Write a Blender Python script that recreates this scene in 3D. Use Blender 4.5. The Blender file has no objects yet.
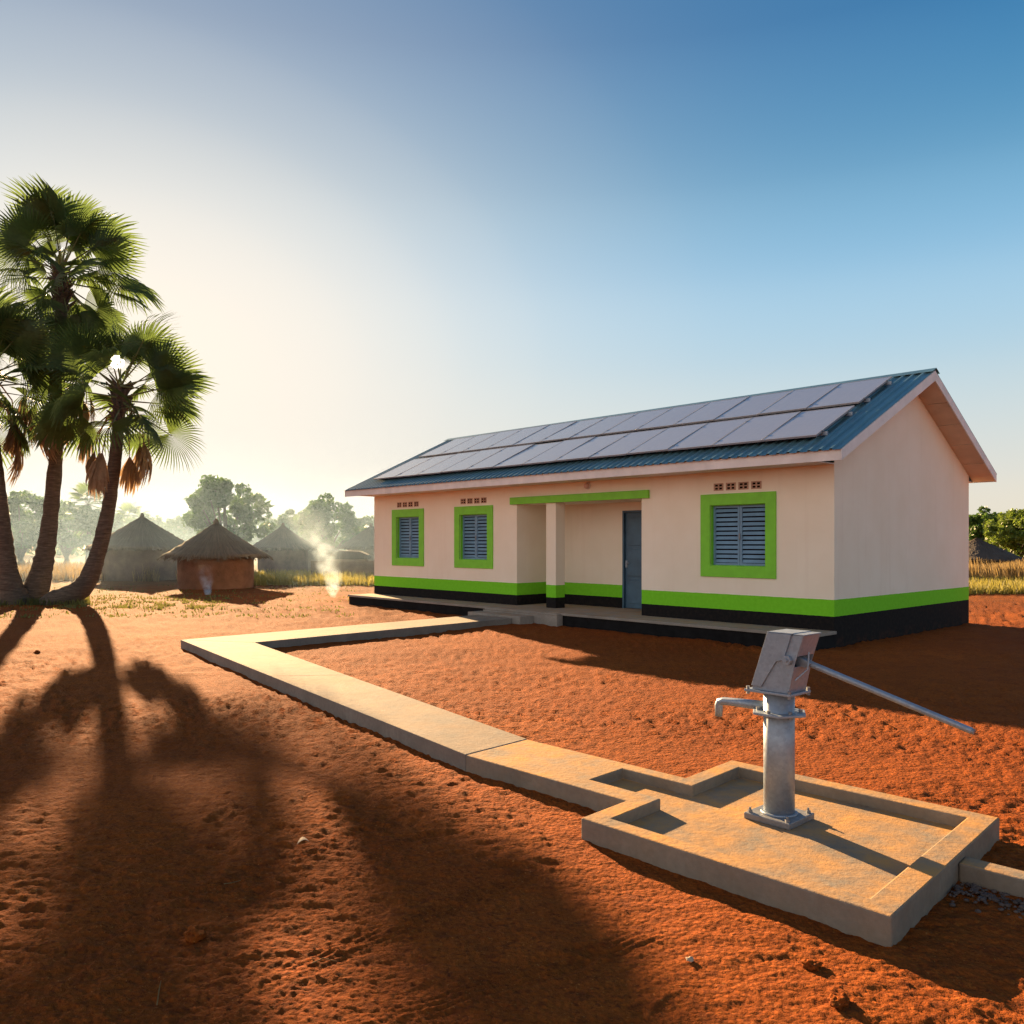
import bpy, bmesh, math, random
import numpy as np
from mathutils import Vector, Matrix, Quaternion
R = math.radians
random.seed(7)
rng = np.random.default_rng(7)
scene = bpy.context.scene
COL = scene.collection

# ------------------------------------------------------------------ camera, sky, sun, exposure
cam_d = bpy.data.cameras.new('camera'); cam = bpy.data.objects.new('camera', cam_d); COL.objects.link(cam)
cam.location = (0, 0, 1.9); cam.rotation_euler = (R(90), 0, 0)
cam_d.sensor_width = 36; cam_d.lens = 36*838/1024; cam_d.shift_y = 30/1024
cam_d.clip_start = .05; cam_d.clip_end = 9000
scene.camera = cam
SUN_AZ = R(-25.2)      # clockwise from +Y
SUN_EL = R(14.0)
SKY_DOME = [(0, (.78,.71,.58)), (.045, (.72,.71,.64)), (.12, (.49,.64,.72)), (.185, (.30,.53,.72)), (.25, (.135,.345,.55)), (.34, (.04,.185,.395)), (.7, (.015,.11,.28))]
SKY_GLOW = (1.0, .90, .765)
SKY_FILL = (1.25, 1.08, .93)
SKY_GAIN = 3.4         # x strength .06 x exposure factor 4 = about 1 on screen
world = bpy.data.worlds.new('World'); scene.world = world; world.use_nodes = True
wt = world.node_tree
bg = wt.nodes['Background']
sky = wt.nodes.new('ShaderNodeTexSky'); sky.sky_type = 'NISHITA'; sky.sun_disc = False
sky.sun_elevation = SUN_EL; sky.sun_rotation = SUN_AZ
sky.air_density = 1.0; sky.dust_density = 1.6; sky.ozone_density = 2.5; sky.altitude = 900
sdir = Vector((math.sin(SUN_AZ)*math.cos(SUN_EL), math.cos(SUN_AZ)*math.cos(SUN_EL), math.sin(SUN_EL)))
def wn(k): return wt.nodes.new(k)
def wmath(op, a, b=None, clamp=False):
    n = wn('ShaderNodeMath'); n.operation = op; n.use_clamp = clamp
    for i, v in enumerate((a, b)):
        if v is None: continue
        if hasattr(v, 'default_value'): wt.links.new(v, n.inputs[i])
        else: n.inputs[i].default_value = v
    return n.outputs[0]
def wramp(fac, stops):
    n = wn('ShaderNodeValToRGB'); e = n.color_ramp.elements; n.color_ramp.interpolation = 'CARDINAL'
    while len(e) < len(stops): e.new(.5)
    for q, (p, c) in zip(e, stops): q.position = p; q.color = (*c, 1)
    wt.links.new(fac, n.inputs[0]); return n.outputs[0]
def wmix(fac, a, b, mode='MIX'):
    n = wn('ShaderNodeMix'); n.data_type = 'RGBA'; n.blend_type = mode
    for i, v in ((0, fac), (6, a), (7, b)):
        if hasattr(v, 'default_value'): wt.links.new(v, n.inputs[i])
        elif i == 0: n.inputs[0].default_value = v
        else: n.inputs[i].default_value = (*v, 1)
    return n.outputs[2]
tc = wn('ShaderNodeTexCoord'); sx = wn('ShaderNodeSeparateXYZ'); wt.links.new(tc.outputs['Generated'], sx.inputs[0])
vs_ = wn('ShaderNodeVectorMath'); vs_.operation = 'MULTIPLY'; wt.links.new(tc.outputs['Generated'], vs_.inputs[0]); vs_.inputs[1].default_value = (1, 1, 1.7)   # the glow lies flat along the horizon
vn_ = wn('ShaderNodeVectorMath'); vn_.operation = 'NORMALIZE'; wt.links.new(vs_.outputs[0], vn_.inputs[0])
dp = wn('ShaderNodeVectorMath'); dp.operation = 'DOT_PRODUCT'; wt.links.new(vn_.outputs[0], dp.inputs[0]); dp.inputs[1].default_value = Vector((math.sin(SUN_AZ), math.cos(SUN_AZ), .2*1.7)).normalized()
gam = wmath('DIVIDE', wmath('ARCCOSINE', wmath('MINIMUM', wmath('MAXIMUM', dp.outputs['Value'], -1), 1)), math.pi)   # 0 at the sun, 1 opposite
elev = wmath('DIVIDE', wmath('ARCSINE', wmath('MAXIMUM', sx.outputs[2], 0)), math.pi/2)                     # 0 horizon, 1 zenith
dome = wramp(elev, SKY_DOME)
glow = wramp(gam, [(0, (1,1,1)), (.044, (.92,)*3), (.078, (.74,)*3), (.111, (.50,)*3), (.144, (.29,)*3), (.2, (.09,)*3), (.29, (0,0,0))])
graded = wmix(glow, dome, SKY_GLOW)
# warm fill lobe added to the unseen sky behind, lifting the shaded walls
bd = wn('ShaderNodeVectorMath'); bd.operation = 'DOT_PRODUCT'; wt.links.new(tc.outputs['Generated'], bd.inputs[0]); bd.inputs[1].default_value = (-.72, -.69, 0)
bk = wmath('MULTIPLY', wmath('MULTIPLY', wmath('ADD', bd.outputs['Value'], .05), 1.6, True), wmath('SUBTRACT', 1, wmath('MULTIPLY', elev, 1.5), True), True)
graded = wmix(bk, graded, SKY_FILL)
# the physical sky, its range held down the way the photograph's exposure holds it
comp = wmix(1, wmix(1, sky.outputs[0], (.10,)*3, 'MULTIPLY'), wmix(1, wmix(1, sky.outputs[0], (.10,)*3, 'MULTIPLY'), (1,1,1), 'ADD'), 'DIVIDE')
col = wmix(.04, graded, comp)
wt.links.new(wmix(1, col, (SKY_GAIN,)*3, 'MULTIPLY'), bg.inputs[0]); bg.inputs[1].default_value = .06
sd = bpy.data.lights.new('sun', 'SUN'); sd.energy = 5.0; sd.angle = R(.6); sd.color = (1, .66, .33)
so = bpy.data.objects.new('sun_lamp', sd); COL.objects.link(so)
so.rotation_euler = sdir.to_track_quat('Z', 'Y').to_euler()
so.location = sdir*200
scene.view_settings.view_transform = 'Standard'; scene.view_settings.look = 'None'
scene.view_settings.exposure = 2.4; scene.view_settings.gamma = 1; scene.view_settings.use_curve_mapping = False
scene.cycles.max_bounces = 6; scene.cycles.diffuse_bounces = 4; scene.cycles.volume_bounces = 1
scene.cycles.transparent_max_bounces = 16
scene.cycles.use_denoising = True; scene.cycles.denoising_input_passes = 'RGB_ALBEDO_NORMAL'; scene.cycles.denoising_prefilter = 'NONE'

# ------------------------------------------------------------------ helpers
def tag(o, label=None, cat=None, group=None, kind=None):
    if label: o['label'] = label
    if cat: o['category'] = cat
    if group: o['group'] = group
    if kind: o['kind'] = kind
    return o

def empty(name, loc=(0, 0, 0), rz=0):
    o = bpy.data.objects.new(name, None); COL.objects.link(o)
    o.location = loc; o.rotation_euler = (0, 0, rz); o.empty_display_size = .2
    return o

def link_mesh(name, me, parent=None, mat=None):
    o = bpy.data.objects.new(name, me); COL.objects.link(o)
    if parent: o.parent = parent
    if mat: me.materials.append(mat)
    return o

def children_of(o):
    return [c for c in scene.objects if c.parent == o]

class MB:
    def __init__(s): s.v = []; s.f = []
    def add(s, vs, fs):
        b = len(s.v); s.v += [tuple(p) for p in vs]; s.f += [tuple(i+b for i in q) for q in fs]; return s
    def box(s, x0, x1, y0, y1, z0, z1):
        return s.add([(x0,y0,z0),(x1,y0,z0),(x1,y1,z0),(x0,y1,z0),(x0,y0,z1),(x1,y0,z1),(x1,y1,z1),(x0,y1,z1)],
                     [(0,3,2,1),(4,5,6,7),(0,1,5,4),(1,2,6,5),(2,3,7,6),(3,0,4,7)])
    def prism(s, poly, z0, z1):
        n = len(poly)
        return s.add([(x,y,z0) for x,y in poly]+[(x,y,z1) for x,y in poly],
                     [tuple(range(n-1,-1,-1)), tuple(range(n,2*n))]+[(i,(i+1)%n,n+(i+1)%n,n+i) for i in range(n)])
    def extr(s, prof, axis, a, b):      # profile of 2 coords extruded along the third axis
        n = len(prof)
        def P(p, c): return {'x':(c,p[0],p[1]),'y':(p[0],c,p[1]),'z':(p[0],p[1],c)}[axis]
        return s.add([P(p,a) for p in prof]+[P(p,b) for p in prof],
                     [tuple(range(n-1,-1,-1)), tuple(range(n,2*n))]+[(i,(i+1)%n,n+(i+1)%n,n+i) for i in range(n)])
    def tube(s, pts, rad, seg=10, cap=True, wob=0):
        pts = [Vector(p) for p in pts]; n = len(pts)
        if not hasattr(rad, '__len__'): rad = [rad]*n
        up = Vector((0,0,1)); vs = []; prev = None
        for i, p in enumerate(pts):
            t = (pts[min(i+1,n-1)]-pts[max(i-1,0)]).normalized()
            if prev is None:
                a = t.cross(up) if abs(t.dot(up)) < .95 else t.cross(Vector((1,0,0)))
            else: a = prev - t*prev.dot(t)
            a.normalize(); prev = a; b = t.cross(a)
            for k in range(seg):
                th = 2*math.pi*k/seg; r = rad[i]*(1+wob*random.uniform(-1,1))
                vs.append(p+(a*math.cos(th)+b*math.sin(th))*r)
        fs = [(i*seg+k, i*seg+(k+1)%seg, (i+1)*seg+(k+1)%seg, (i+1)*seg+k) for i in range(n-1) for k in range(seg)]
        if cap: fs += [tuple(range(seg-1,-1,-1)), tuple((n-1)*seg+k for k in range(seg))]
        return s.add(vs, fs)
    def build(s, name, mat=None, parent=None, smooth=False, bevel=0, seg=2, fix=True):
        me = bpy.data.meshes.new(name); me.from_pydata(s.v, [], s.f); me.update()
        if fix:
            bm = bmesh.new(); bm.from_mesh(me); bmesh.ops.recalc_face_normals(bm, faces=bm.faces); bm.to_mesh(me); bm.free()
        if smooth: me.polygons.foreach_set('use_smooth', [True]*len(me.polygons))
        o = link_mesh(name, me, parent, mat)
        if bevel:
            m = o.modifiers.new('bevel','BEVEL'); m.width = bevel; m.segments = seg; m.limit_method = 'ANGLE'; m.angle_limit = R(40)
        return o

def np_mesh(name, verts, faces, mat=None, parent=None, smooth=False):
    verts = np.asarray(verts, dtype=np.float32); faces = np.asarray(faces, dtype=np.int32)
    me = bpy.data.meshes.new(name); me.vertices.add(len(verts)); me.vertices.foreach_set('co', verts.ravel())
    k = faces.shape[1]; me.loops.add(faces.size); me.loops.foreach_set('vertex_index', faces.ravel())
    me.polygons.add(len(faces)); me.polygons.foreach_set('loop_start', np.arange(0, faces.size, k, dtype=np.int32))
    me.polygons.foreach_set('loop_total', np.full(len(faces), k, dtype=np.int32))
    if smooth: me.polygons.foreach_set('use_smooth', np.ones(len(faces), dtype=bool))
    me.update(calc_edges=True); me.validate()
    return link_mesh(name, me, parent, mat)

# numpy gradient noise
_perm = np.random.default_rng(3).permutation(4096)
_ang = np.random.default_rng(4).uniform(0, 2*np.pi, 4096)
def gnoise(x, y):
    xi = np.floor(x).astype(int); yi = np.floor(y).astype(int); xf = x-xi; yf = y-yi
    def g(i, j):
        h = _perm[(_perm[(xi+i) & 4095]+yi+j) & 4095]; a = _ang[h]
        return np.cos(a)*(xf-i)+np.sin(a)*(yf-j)
    u = xf*xf*xf*(xf*(xf*6-15)+10); v = yf*yf*yf*(yf*(yf*6-15)+10)
    return (g(0,0)*(1-u)+g(1,0)*u)*(1-v)+(g(0,1)*(1-u)+g(1,1)*u)*v

# ---- materials
class NT:
    def __init__(s, name):
        s.m = bpy.data.materials.new(name); s.m.use_nodes = True; s.t = s.m.node_tree
        s.b = s.t.nodes['Principled BSDF']; s.out = s.t.nodes['Material Output']
        s.co = s.n('ShaderNodeTexCoord').outputs['Object']
    def n(s, k): return s.t.nodes.new(k)
    def l(s, a, b): s.t.links.new(a, b)
    def noise(s, scale, detail=4, rough=.55, vec=None, dist=0):
        n = s.n('ShaderNodeTexNoise'); n.inputs['Scale'].default_value = scale; n.inputs['Detail'].default_value = detail
        n.inputs['Roughness'].default_value = rough; n.inputs['Distortion'].default_value = dist
        s.l(vec if vec is not None else s.co, n.inputs['Vector']); return n.outputs['Fac']
    def mapv(s, sc=(1,1,1), rot=(0,0,0)):
        n = s.n('ShaderNodeMapping'); n.inputs['Scale'].default_value = sc; n.inputs['Rotation'].default_value = rot
        s.l(s.co, n.inputs['Vector']); return n.outputs[0]
    def ramp(s, fac, stops):
        n = s.n('ShaderNodeValToRGB'); e = n.color_ramp.elements
        while len(e) < len(stops): e.new(.5)
        for q, (p, c) in zip(e, stops):
            q.position = p; q.color = (c, c, c, 1) if not hasattr(c, '__len__') else (*c, 1)
        s.l(fac, n.inputs['Fac']); return n.outputs['Color']
    def mix(s, fac, a, b, mode='MIX'):
        n = s.n('ShaderNodeMix'); n.data_type = 'RGBA'; n.blend_type = mode
        for idx, v in ((0, fac), (6, a), (7, b)):
            if hasattr(v, 'default_value'): s.l(v, n.inputs[idx])
            elif idx == 0: n.inputs[0].default_value = v
            else: n.inputs[idx].default_value = (*v, 1)
        return n.outputs[2]
    def math(s, op, a, b=None, clamp=False):
        n = s.n('ShaderNodeMath'); n.operation = op; n.use_clamp = clamp
        for i, v in enumerate((a, b)):
            if v is None: continue
            if hasattr(v, 'default_value'): s.l(v, n.inputs[i])
            else: n.inputs[i].default_value = v
        return n.outputs[0]
    def sep(s, v=None):
        n = s.n('ShaderNodeSeparateXYZ'); s.l(v if v is not None else s.co, n.inputs[0]); return n.outputs
    def color(s, c): 
        if hasattr(c, 'default_value'): s.l(c, s.b.inputs['Base Color'])
        else: s.b.inputs['Base Color'].default_value = (*c, 1)
    def rough(s, r):
        if hasattr(r, 'default_value'): s.l(r, s.b.inputs['Roughness'])
        else: s.b.inputs['Roughness'].default_value = r
    def bump(s, h, strength=.3, dist=.01):
        n = s.n('ShaderNodeBump'); n.inputs['Strength'].default_value = strength; n.inputs['Distance'].default_value = dist
        s.l(h, n.inputs['Height']); s.l(n.outputs[0], s.b.inputs['Normal'])

def simple(name, col, var=.25, scale=6, rough=.6, metal=0, bump=.15, bscale=60, bdist=.004):
    t = NT(name); t.b.inputs['Specular IOR Level'].default_value = .15 if rough > .85 else .5; n = t.noise(scale, 5)
    lo = tuple(c*(1-var) for c in col); hi = tuple(min(1, c*(1+var)) for c in col)
    t.color(t.ramp(n, [(.3, lo), (.7, hi)])); t.rough(rough); t.b.inputs['Metallic'].default_value = metal
    if bump: t.bump(t.noise(bscale, 4), bump, bdist)
    return t.m

def wall_paint():
    t = NT('painted_plaster')
    z = t.sep()[2]
    n1 = t.noise(1.3, 5); n2 = t.noise(14, 4)
    cream = t.mix(t.ramp(n1, [(.35, 0), (.7, 1)]), (.82, .75, .615), (.86, .80, .675))
    streak = t.noise(1.0, 4, vec=t.mapv((5, 5, .35)))
    cream = t.mix(t.ramp(streak, [(.55, 0), (.85, .35)]), cream, (.70, .60, .48))
    green = t.mix(t.ramp(n2, [(.3, 0), (.7, 1)]), (.165, .56, .022), (.20, .62, .030))
    black = t.mix(t.ramp(n2, [(.45, 0), (.8, 1)]), (.010, .010, .011), (.026, .020, .017))
    wob = t.math('MULTIPLY', t.math('SUBTRACT', t.noise(9, 2), .5), .012)
    zz = t.math('ADD', z, wob)
    c = t.mix(t.math('GREATER_THAN', zz, .547), black, green)
    c = t.mix(t.math('GREATER_THAN', zz, .852), c, cream)
    # red soil splashed on the foot of the wall
    spl = t.math('MULTIPLY', t.ramp(z, [(.0, 1), (.22, 0)]), t.ramp(t.noise(5, 6), [(.45, 0), (.75, .28)]))
    c = t.mix(spl, c, (.16, .05, .02))
    t.color(c); t.rough(.85); t.b.inputs['Specular IOR Level'].default_value = .12
    t.bump(t.math('ADD', t.noise(90, 4), t.math('MULTIPLY', t.noise(2.5, 3), 2.5)), .22, .006)
    return t.m

def concrete(name, base=(.40, .36, .31), soil=.6):
    t = NT(name)
    n1 = t.noise(2.2, 7, .62); n2 = t.noise(24, 5, .6); n3 = t.noise(150, 3)
    c = t.mix(t.ramp(n1, [(.3, 0), (.72, 1)]), tuple(b*.74 for b in base), tuple(b*1.12 for b in base))
    c = t.mix(t.ramp(n2, [(.35, .35), (.65, 0)]), c, tuple(b*.55 for b in base))
    st = t.math('MULTIPLY', t.ramp(t.noise(3.1, 8, .68), [(.33, .02), (.68, .95)]), soil)
    ge = t.n('ShaderNodeNewGeometry'); st = t.math('MULTIPLY', st, t.ramp(t.sep(ge.outputs['True Normal'])[2], [(.5, .12), (.9, 1)]))
    c = t.mix(st, c, (.46, .235, .075))
    spk = t.ramp(n3, [(.64, 0), (.74, .5)])
    c = t.mix(spk, c, (.14, .10, .075))
    t.color(c); t.rough(.9); t.b.inputs['Specular IOR Level'].default_value = .12
    t.bump(t.math('ADD', t.math('MULTIPLY', n2, 1.2), t.math('ADD', t.math('MULTIPLY', n3, .35), t.noise(6, 4))), .35, .01)
    return t.m

def soil_mat():
    t = NT('red_soil')
    big = t.noise(.22, 6, .6); mid = t.noise(2.4, 6, .62); fine = t.noise(30, 6, .7); grit = t.noise(130, 3, .6)
    def vor(scale, rnd=1):
        v = t.n('ShaderNodeTexVoronoi'); v.inputs['Scale'].default_value = scale; v.inputs['Randomness'].default_value = rnd
        w = t.n('ShaderNodeVectorMath'); w.operation = 'ADD'; nz = t.n('ShaderNodeTexNoise'); nz.inputs['Scale'].default_value = scale*.8; t.l(t.co, nz.inputs['Vector'])
        sc = t.n('ShaderNodeVectorMath'); sc.operation = 'SCALE'; t.l(nz.outputs['Color'], sc.inputs[0]); sc.inputs['Scale'].default_value = .12/scale
        t.l(t.co, w.inputs[0]); t.l(sc.outputs[0], w.inputs[1]); t.l(w.outputs[0], v.inputs['Vector']); return v.outputs['Distance']
    v1, v2 = vor(13), vor(34)
    c = t.mix(t.ramp(big, [(.32, 0), (.7, 1)]), (.235, .050, .0075), (.375, .100, .0135))
    c = t.mix(t.ramp(mid, [(.35, .6), (.62, 0)]), c, (.20, .047, .0085))
    c = t.mix(t.ramp(fine, [(.54, 0), (.74, .55)]), c, (.45, .155, .028))
    xyz = t.sep()
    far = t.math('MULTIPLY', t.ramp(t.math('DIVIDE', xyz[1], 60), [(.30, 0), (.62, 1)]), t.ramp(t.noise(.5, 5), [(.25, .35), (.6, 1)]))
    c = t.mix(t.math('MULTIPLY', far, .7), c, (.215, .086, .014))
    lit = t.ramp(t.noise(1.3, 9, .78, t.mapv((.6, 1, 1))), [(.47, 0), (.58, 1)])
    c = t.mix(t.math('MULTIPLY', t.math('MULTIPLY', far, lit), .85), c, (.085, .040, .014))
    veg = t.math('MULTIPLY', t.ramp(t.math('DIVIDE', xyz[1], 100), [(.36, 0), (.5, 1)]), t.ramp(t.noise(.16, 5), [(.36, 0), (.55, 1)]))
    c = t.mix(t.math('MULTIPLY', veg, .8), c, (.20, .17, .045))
    spk = t.ramp(grit, [(.60, 0), (.70, .8)])
    c = t.mix(spk, c, (.085, .020, .006))
    for sc, k, lo in ((44, .75, .57), (19, .6, .58), (8, .5, .58)):      # clod shade painted in as dark flecks, with bits of litter, several sizes
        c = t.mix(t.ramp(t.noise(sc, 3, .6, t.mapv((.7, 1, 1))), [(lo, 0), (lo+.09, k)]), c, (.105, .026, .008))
    c = t.mix(t.ramp(t.noise(70, 2, .5), [(.66, 0), (.74, .6)]), c, (.52, .22, .06))
    c = t.mix(t.ramp(v2, [(.0, 0), (.62, .35)]), c, (.12, .028, .008))
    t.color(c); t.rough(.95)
    t.b.inputs['Specular IOR Level'].default_value = .05
    h = t.math('ADD', t.math('MULTIPLY', fine, .8), t.math('MULTIPLY', grit, .30))
    h = t.math('SUBTRACT', h, t.math('ADD', t.math('MULTIPLY', v1, .5), t.math('MULTIPLY', v2, .6)))
    t.bump(h, .7, .024)
    return t.m

def leaf_mat(name, dark, light, scale=.8, trans=.35, rough=.5):
    t = NT(name)
    n = t.noise(scale, 4); rnd = t.noise(9, 2)
    c = t.mix(t.ramp(n, [(.35, 0), (.65, 1)]), dark, light)
    c = t.mix(t.ramp(rnd, [(.35, .5), (.65, 0)]), c, tuple(d*.55 for d in dark))
    t.color(c); t.rough(rough)
    tr = t.n('ShaderNodeBsdfTranslucent'); t.l(t.mix(.5, c, light), tr.inputs[0])
    ms = t.n('ShaderNodeMixShader'); ms.inputs[0].default_value = trans
    t.l(t.b.outputs[0], ms.inputs[1]); t.l(tr.outputs[0], ms.inputs[2]); t.l(ms.outputs[0], t.out.inputs['Surface'])
    return t.m

def bark_mat(name, col):
    t = NT(name)
    ring = t.noise(3, 5, vec=t.mapv((1.2, 1.2, 9))); n = t.noise(14, 5)
    c = t.mix(t.ramp(ring, [(.35, 0), (.65, 1)]), tuple(a*.45 for a in col), tuple(a*1.25 for a in col))
    c = t.mix(t.ramp(n, [(.4, .4), (.7, 0)]), c, tuple(a*.4 for a in col))
    t.color(c); t.rough(.9); t.bump(t.math('ADD', ring, t.math('MULTIPLY', n, .6)), .6, .05)
    return t.m

def metal_roof():
    t = NT('blue_roof_metal')
    n = t.noise(1.2, 5, vec=t.mapv((3, .5, 1))); n2 = t.noise(25, 4)
    c = t.mix(t.ramp(n, [(.3, 0), (.7, 1)]), (.085, .175, .215), (.135, .265, .305))
    c = t.mix(t.ramp(n2, [(.55, 0), (.8, .35)]), c, (.16, .19, .19))
    t.color(c); t.rough(.32); t.b.inputs['Metallic'].default_value = .25
    t.bump(n2, .06, .004)
    return t.m

def panel_glass():
    t = NT('solar_cell_glass')
    x, y, _ = t.sep()
    def lines(v, pitch, w):
        f = t.math('FRACT', t.math('DIVIDE', v, pitch)); return t.math('LESS_THAN', f, w)
    g = t.math('MAXIMUM', lines(x, .172, .03), lines(y, .168, .03))
    c = t.mix(g, (.29, .305, .37), (.36, .37, .42))
    c = t.mix(t.ramp(t.noise(2.2, 4), [(.3, .1), (.75, .5)]), c, (.33, .325, .35))
    t.color(c); t.rough(t.ramp(t.noise(3, 4), [(.3, .16), (.7, .27)]))
    t.b.inputs['Coat Weight'].default_value = .6; t.b.inputs['Coat Roughness'].default_value = .12
    t.b.inputs['IOR'].default_value = 1.55
    return t.m

def galv(name='galvanised_steel', col=(.26, .315, .385), rough=.42):
    t = NT(name)
    v = t.n('ShaderNodeTexVoronoi'); v.inputs['Scale'].default_value = 55; t.l(t.co, v.inputs['Vector'])
    n = t.noise(7, 5); d = t.noise(30, 4)
    c = t.mix(t.ramp(n, [(.3, 0), (.7, 1)]), tuple(a*.88 for a in col), tuple(a*1.06 for a in col))
    vg = t.n('ShaderNodeRGBToBW'); t.l(v.outputs['Color'], vg.inputs[0]); c = t.mix(.16, c, t.ramp(vg.outputs[0], [(0, .15), (1, .85)]), 'OVERLAY')
    c = t.mix(t.ramp(d, [(.62, 0), (.8, .3)]), c, (.20, .15, .12))
    t.color(c); t.b.inputs['Metallic'].default_value = .4
    t.rough(t.ramp(d, [(.3, rough-.08), (.7, rough+.18)])); t.bump(t.math('ADD', d, n), .12, .003)
    return t.m

def thatch_mat(name, col):
    t = NT(name)
    x, y, z = t.sep()
    ang = t.math('ARCTAN2', y, x)
    cv = t.n('ShaderNodeCombineXYZ'); t.l(t.math('MULTIPLY', ang, 26), cv.inputs[0]); t.l(t.math('MULTIPLY', z, 1.6), cv.inputs[1])
    n = t.noise(1.0, 5, .7, vec=cv.outputs[0]); n2 = t.noise(1.4, 4)
    c = t.mix(t.ramp(n, [(.3, 0), (.7, 1)]), tuple(a*.45 for a in col), tuple(a*1.35 for a in col))
    c = t.mix(t.ramp(n2, [(.4, .5), (.7, 0)]), c, tuple(a*.6 for a in col))
    t.color(c); t.rough(1); t.bump(n, .9, .06)
    return t.m

M = dict(
    wall=wall_paint(), concrete=concrete('concrete_worn', (.30, .28, .25)), path=concrete('concrete_path', (.225, .205, .18), .28),
    slab=concrete('concrete_apron', (.225, .20, .165), 1.15),
    soil=soil_mat(), green=simple('lime_green_paint', (.18, .58, .024), .08, 5, .55, 0, .1),
    black=simple('black_paint', (.009, .009, .010), .4, 5, .9, 0, .2, 40),
    roof=metal_roof(), fascia=simple('pale_painted_board', (.70, .67, .66), .12, 3, .55, 0, .1),
    soffit=simple('plywood_soffit', (.62, .46, .34), .15, 2, .7, 0, .1),
    shutter=simple('blue_grey_steel_paint', (.13, .255, .39), .15, 4, .42, .1, .06),
    door=simple('slate_door_paint', (.048, .115, .185), .2, 3, .45, .1, .08),
    steel=galv(), darksteel=galv('dark_steel', (.20, .21, .23), .5), glass=panel_glass(),
    alum=simple('aluminium_frame', (.27, .28, .315), .08, 4, .4, .1, 0),
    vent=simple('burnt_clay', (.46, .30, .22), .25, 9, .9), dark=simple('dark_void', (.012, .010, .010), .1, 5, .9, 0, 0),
    lamp=simple('milky_lamp_plastic', (.68, .48, .42), .05, 3, .4, 0, 0),
    mud=simple('mud_wall', (.17, .085, .050), .3, 2.2, .95, 0, .5, 14, .04),
    mud_grey=simple('grey_mud_wall', (.15, .105, .075), .3, 2.2, .95, 0, .5, 14, .04),
    thatch=thatch_mat('old_thatch', (.155, .115, .075)), thatch_dark=thatch_mat('dark_thatch', (.085, .064, .048)),
    palm_bark=bark_mat('palm_bark', (.12, .088, .062)), bark=bark_mat('tree_bark', (.11, .08, .055)),
    frond=leaf_mat('palm_leaf', (.048, .092, .025), (.11, .165, .042), 1.2, .56),
    frond_dead=leaf_mat('dry_palm_leaf', (.25, .155, .08), (.38, .255, .145), 1.2, .35, .8),
    petiole=simple('palm_stalk', (.13, .14, .045), .2, 5, .6),
    leaf=leaf_mat('tree_leaf', (.042, .095, .016), (.10, .19, .028), .5, .35),
    leaf_olive=leaf_mat('olive_leaf', (.055, .105, .02), (.125, .19, .035), .5, .4),
    leaf_bright=leaf_mat('bright_leaf', (.075, .135, .020), (.19, .26, .035), .6, .42),
    straw=leaf_mat('dry_grass', (.17, .115, .05), (.34, .24, .10), .35, .45, .8),
    grass=leaf_mat('yellow_green_grass', (.17, .16, .035), (.36, .31, .07), .3, .45, .7),
    weed=leaf_mat('low_weed', (.085, .10, .025), (.20, .19, .05), .8, .4, .7),
    stone=simple('grey_stone', (.10, .075, .065), .4, 8, .9, 0, .4, 20, .01),
    redstone=simple('laterite_stone', (.24, .075, .035), .3, 8, .95, 0, .5, 30, .01),
    paleleaf=simple('bleached_leaf', (.42, .32, .22), .15, 20, .8),
)

# ------------------------------------------------------------------ frames of the building and the apron
D1 = Vector((-774, 838, 0)).normalized(); AX = -D1; AY = Vector((D1.y, -D1.x, 0)); RZ = math.atan2(AX.y, AX.x)
BO = Vector((5.83, 15.16, 0))
SO = Vector((.439, 5.348, 0)); SX = Vector((.689, -.725, 0)).normalized(); SY = Vector((.685, .729, 0)).normalized()
SRZ = math.atan2(SX.y, SX.x); SHX, SHY = SY.dot(SX), math.sqrt(1-SY.dot(SX)**2)    # the apron was cast a few degrees out of square
def b2w(x, y, z=0): return BO+AX*x+AY*y+Vector((0, 0, z))
def s2w(x, y, z=0): return SO+SX*x+SY*y+Vector((0, 0, z))
def xy(v): return (v.x, v.y)

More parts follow.
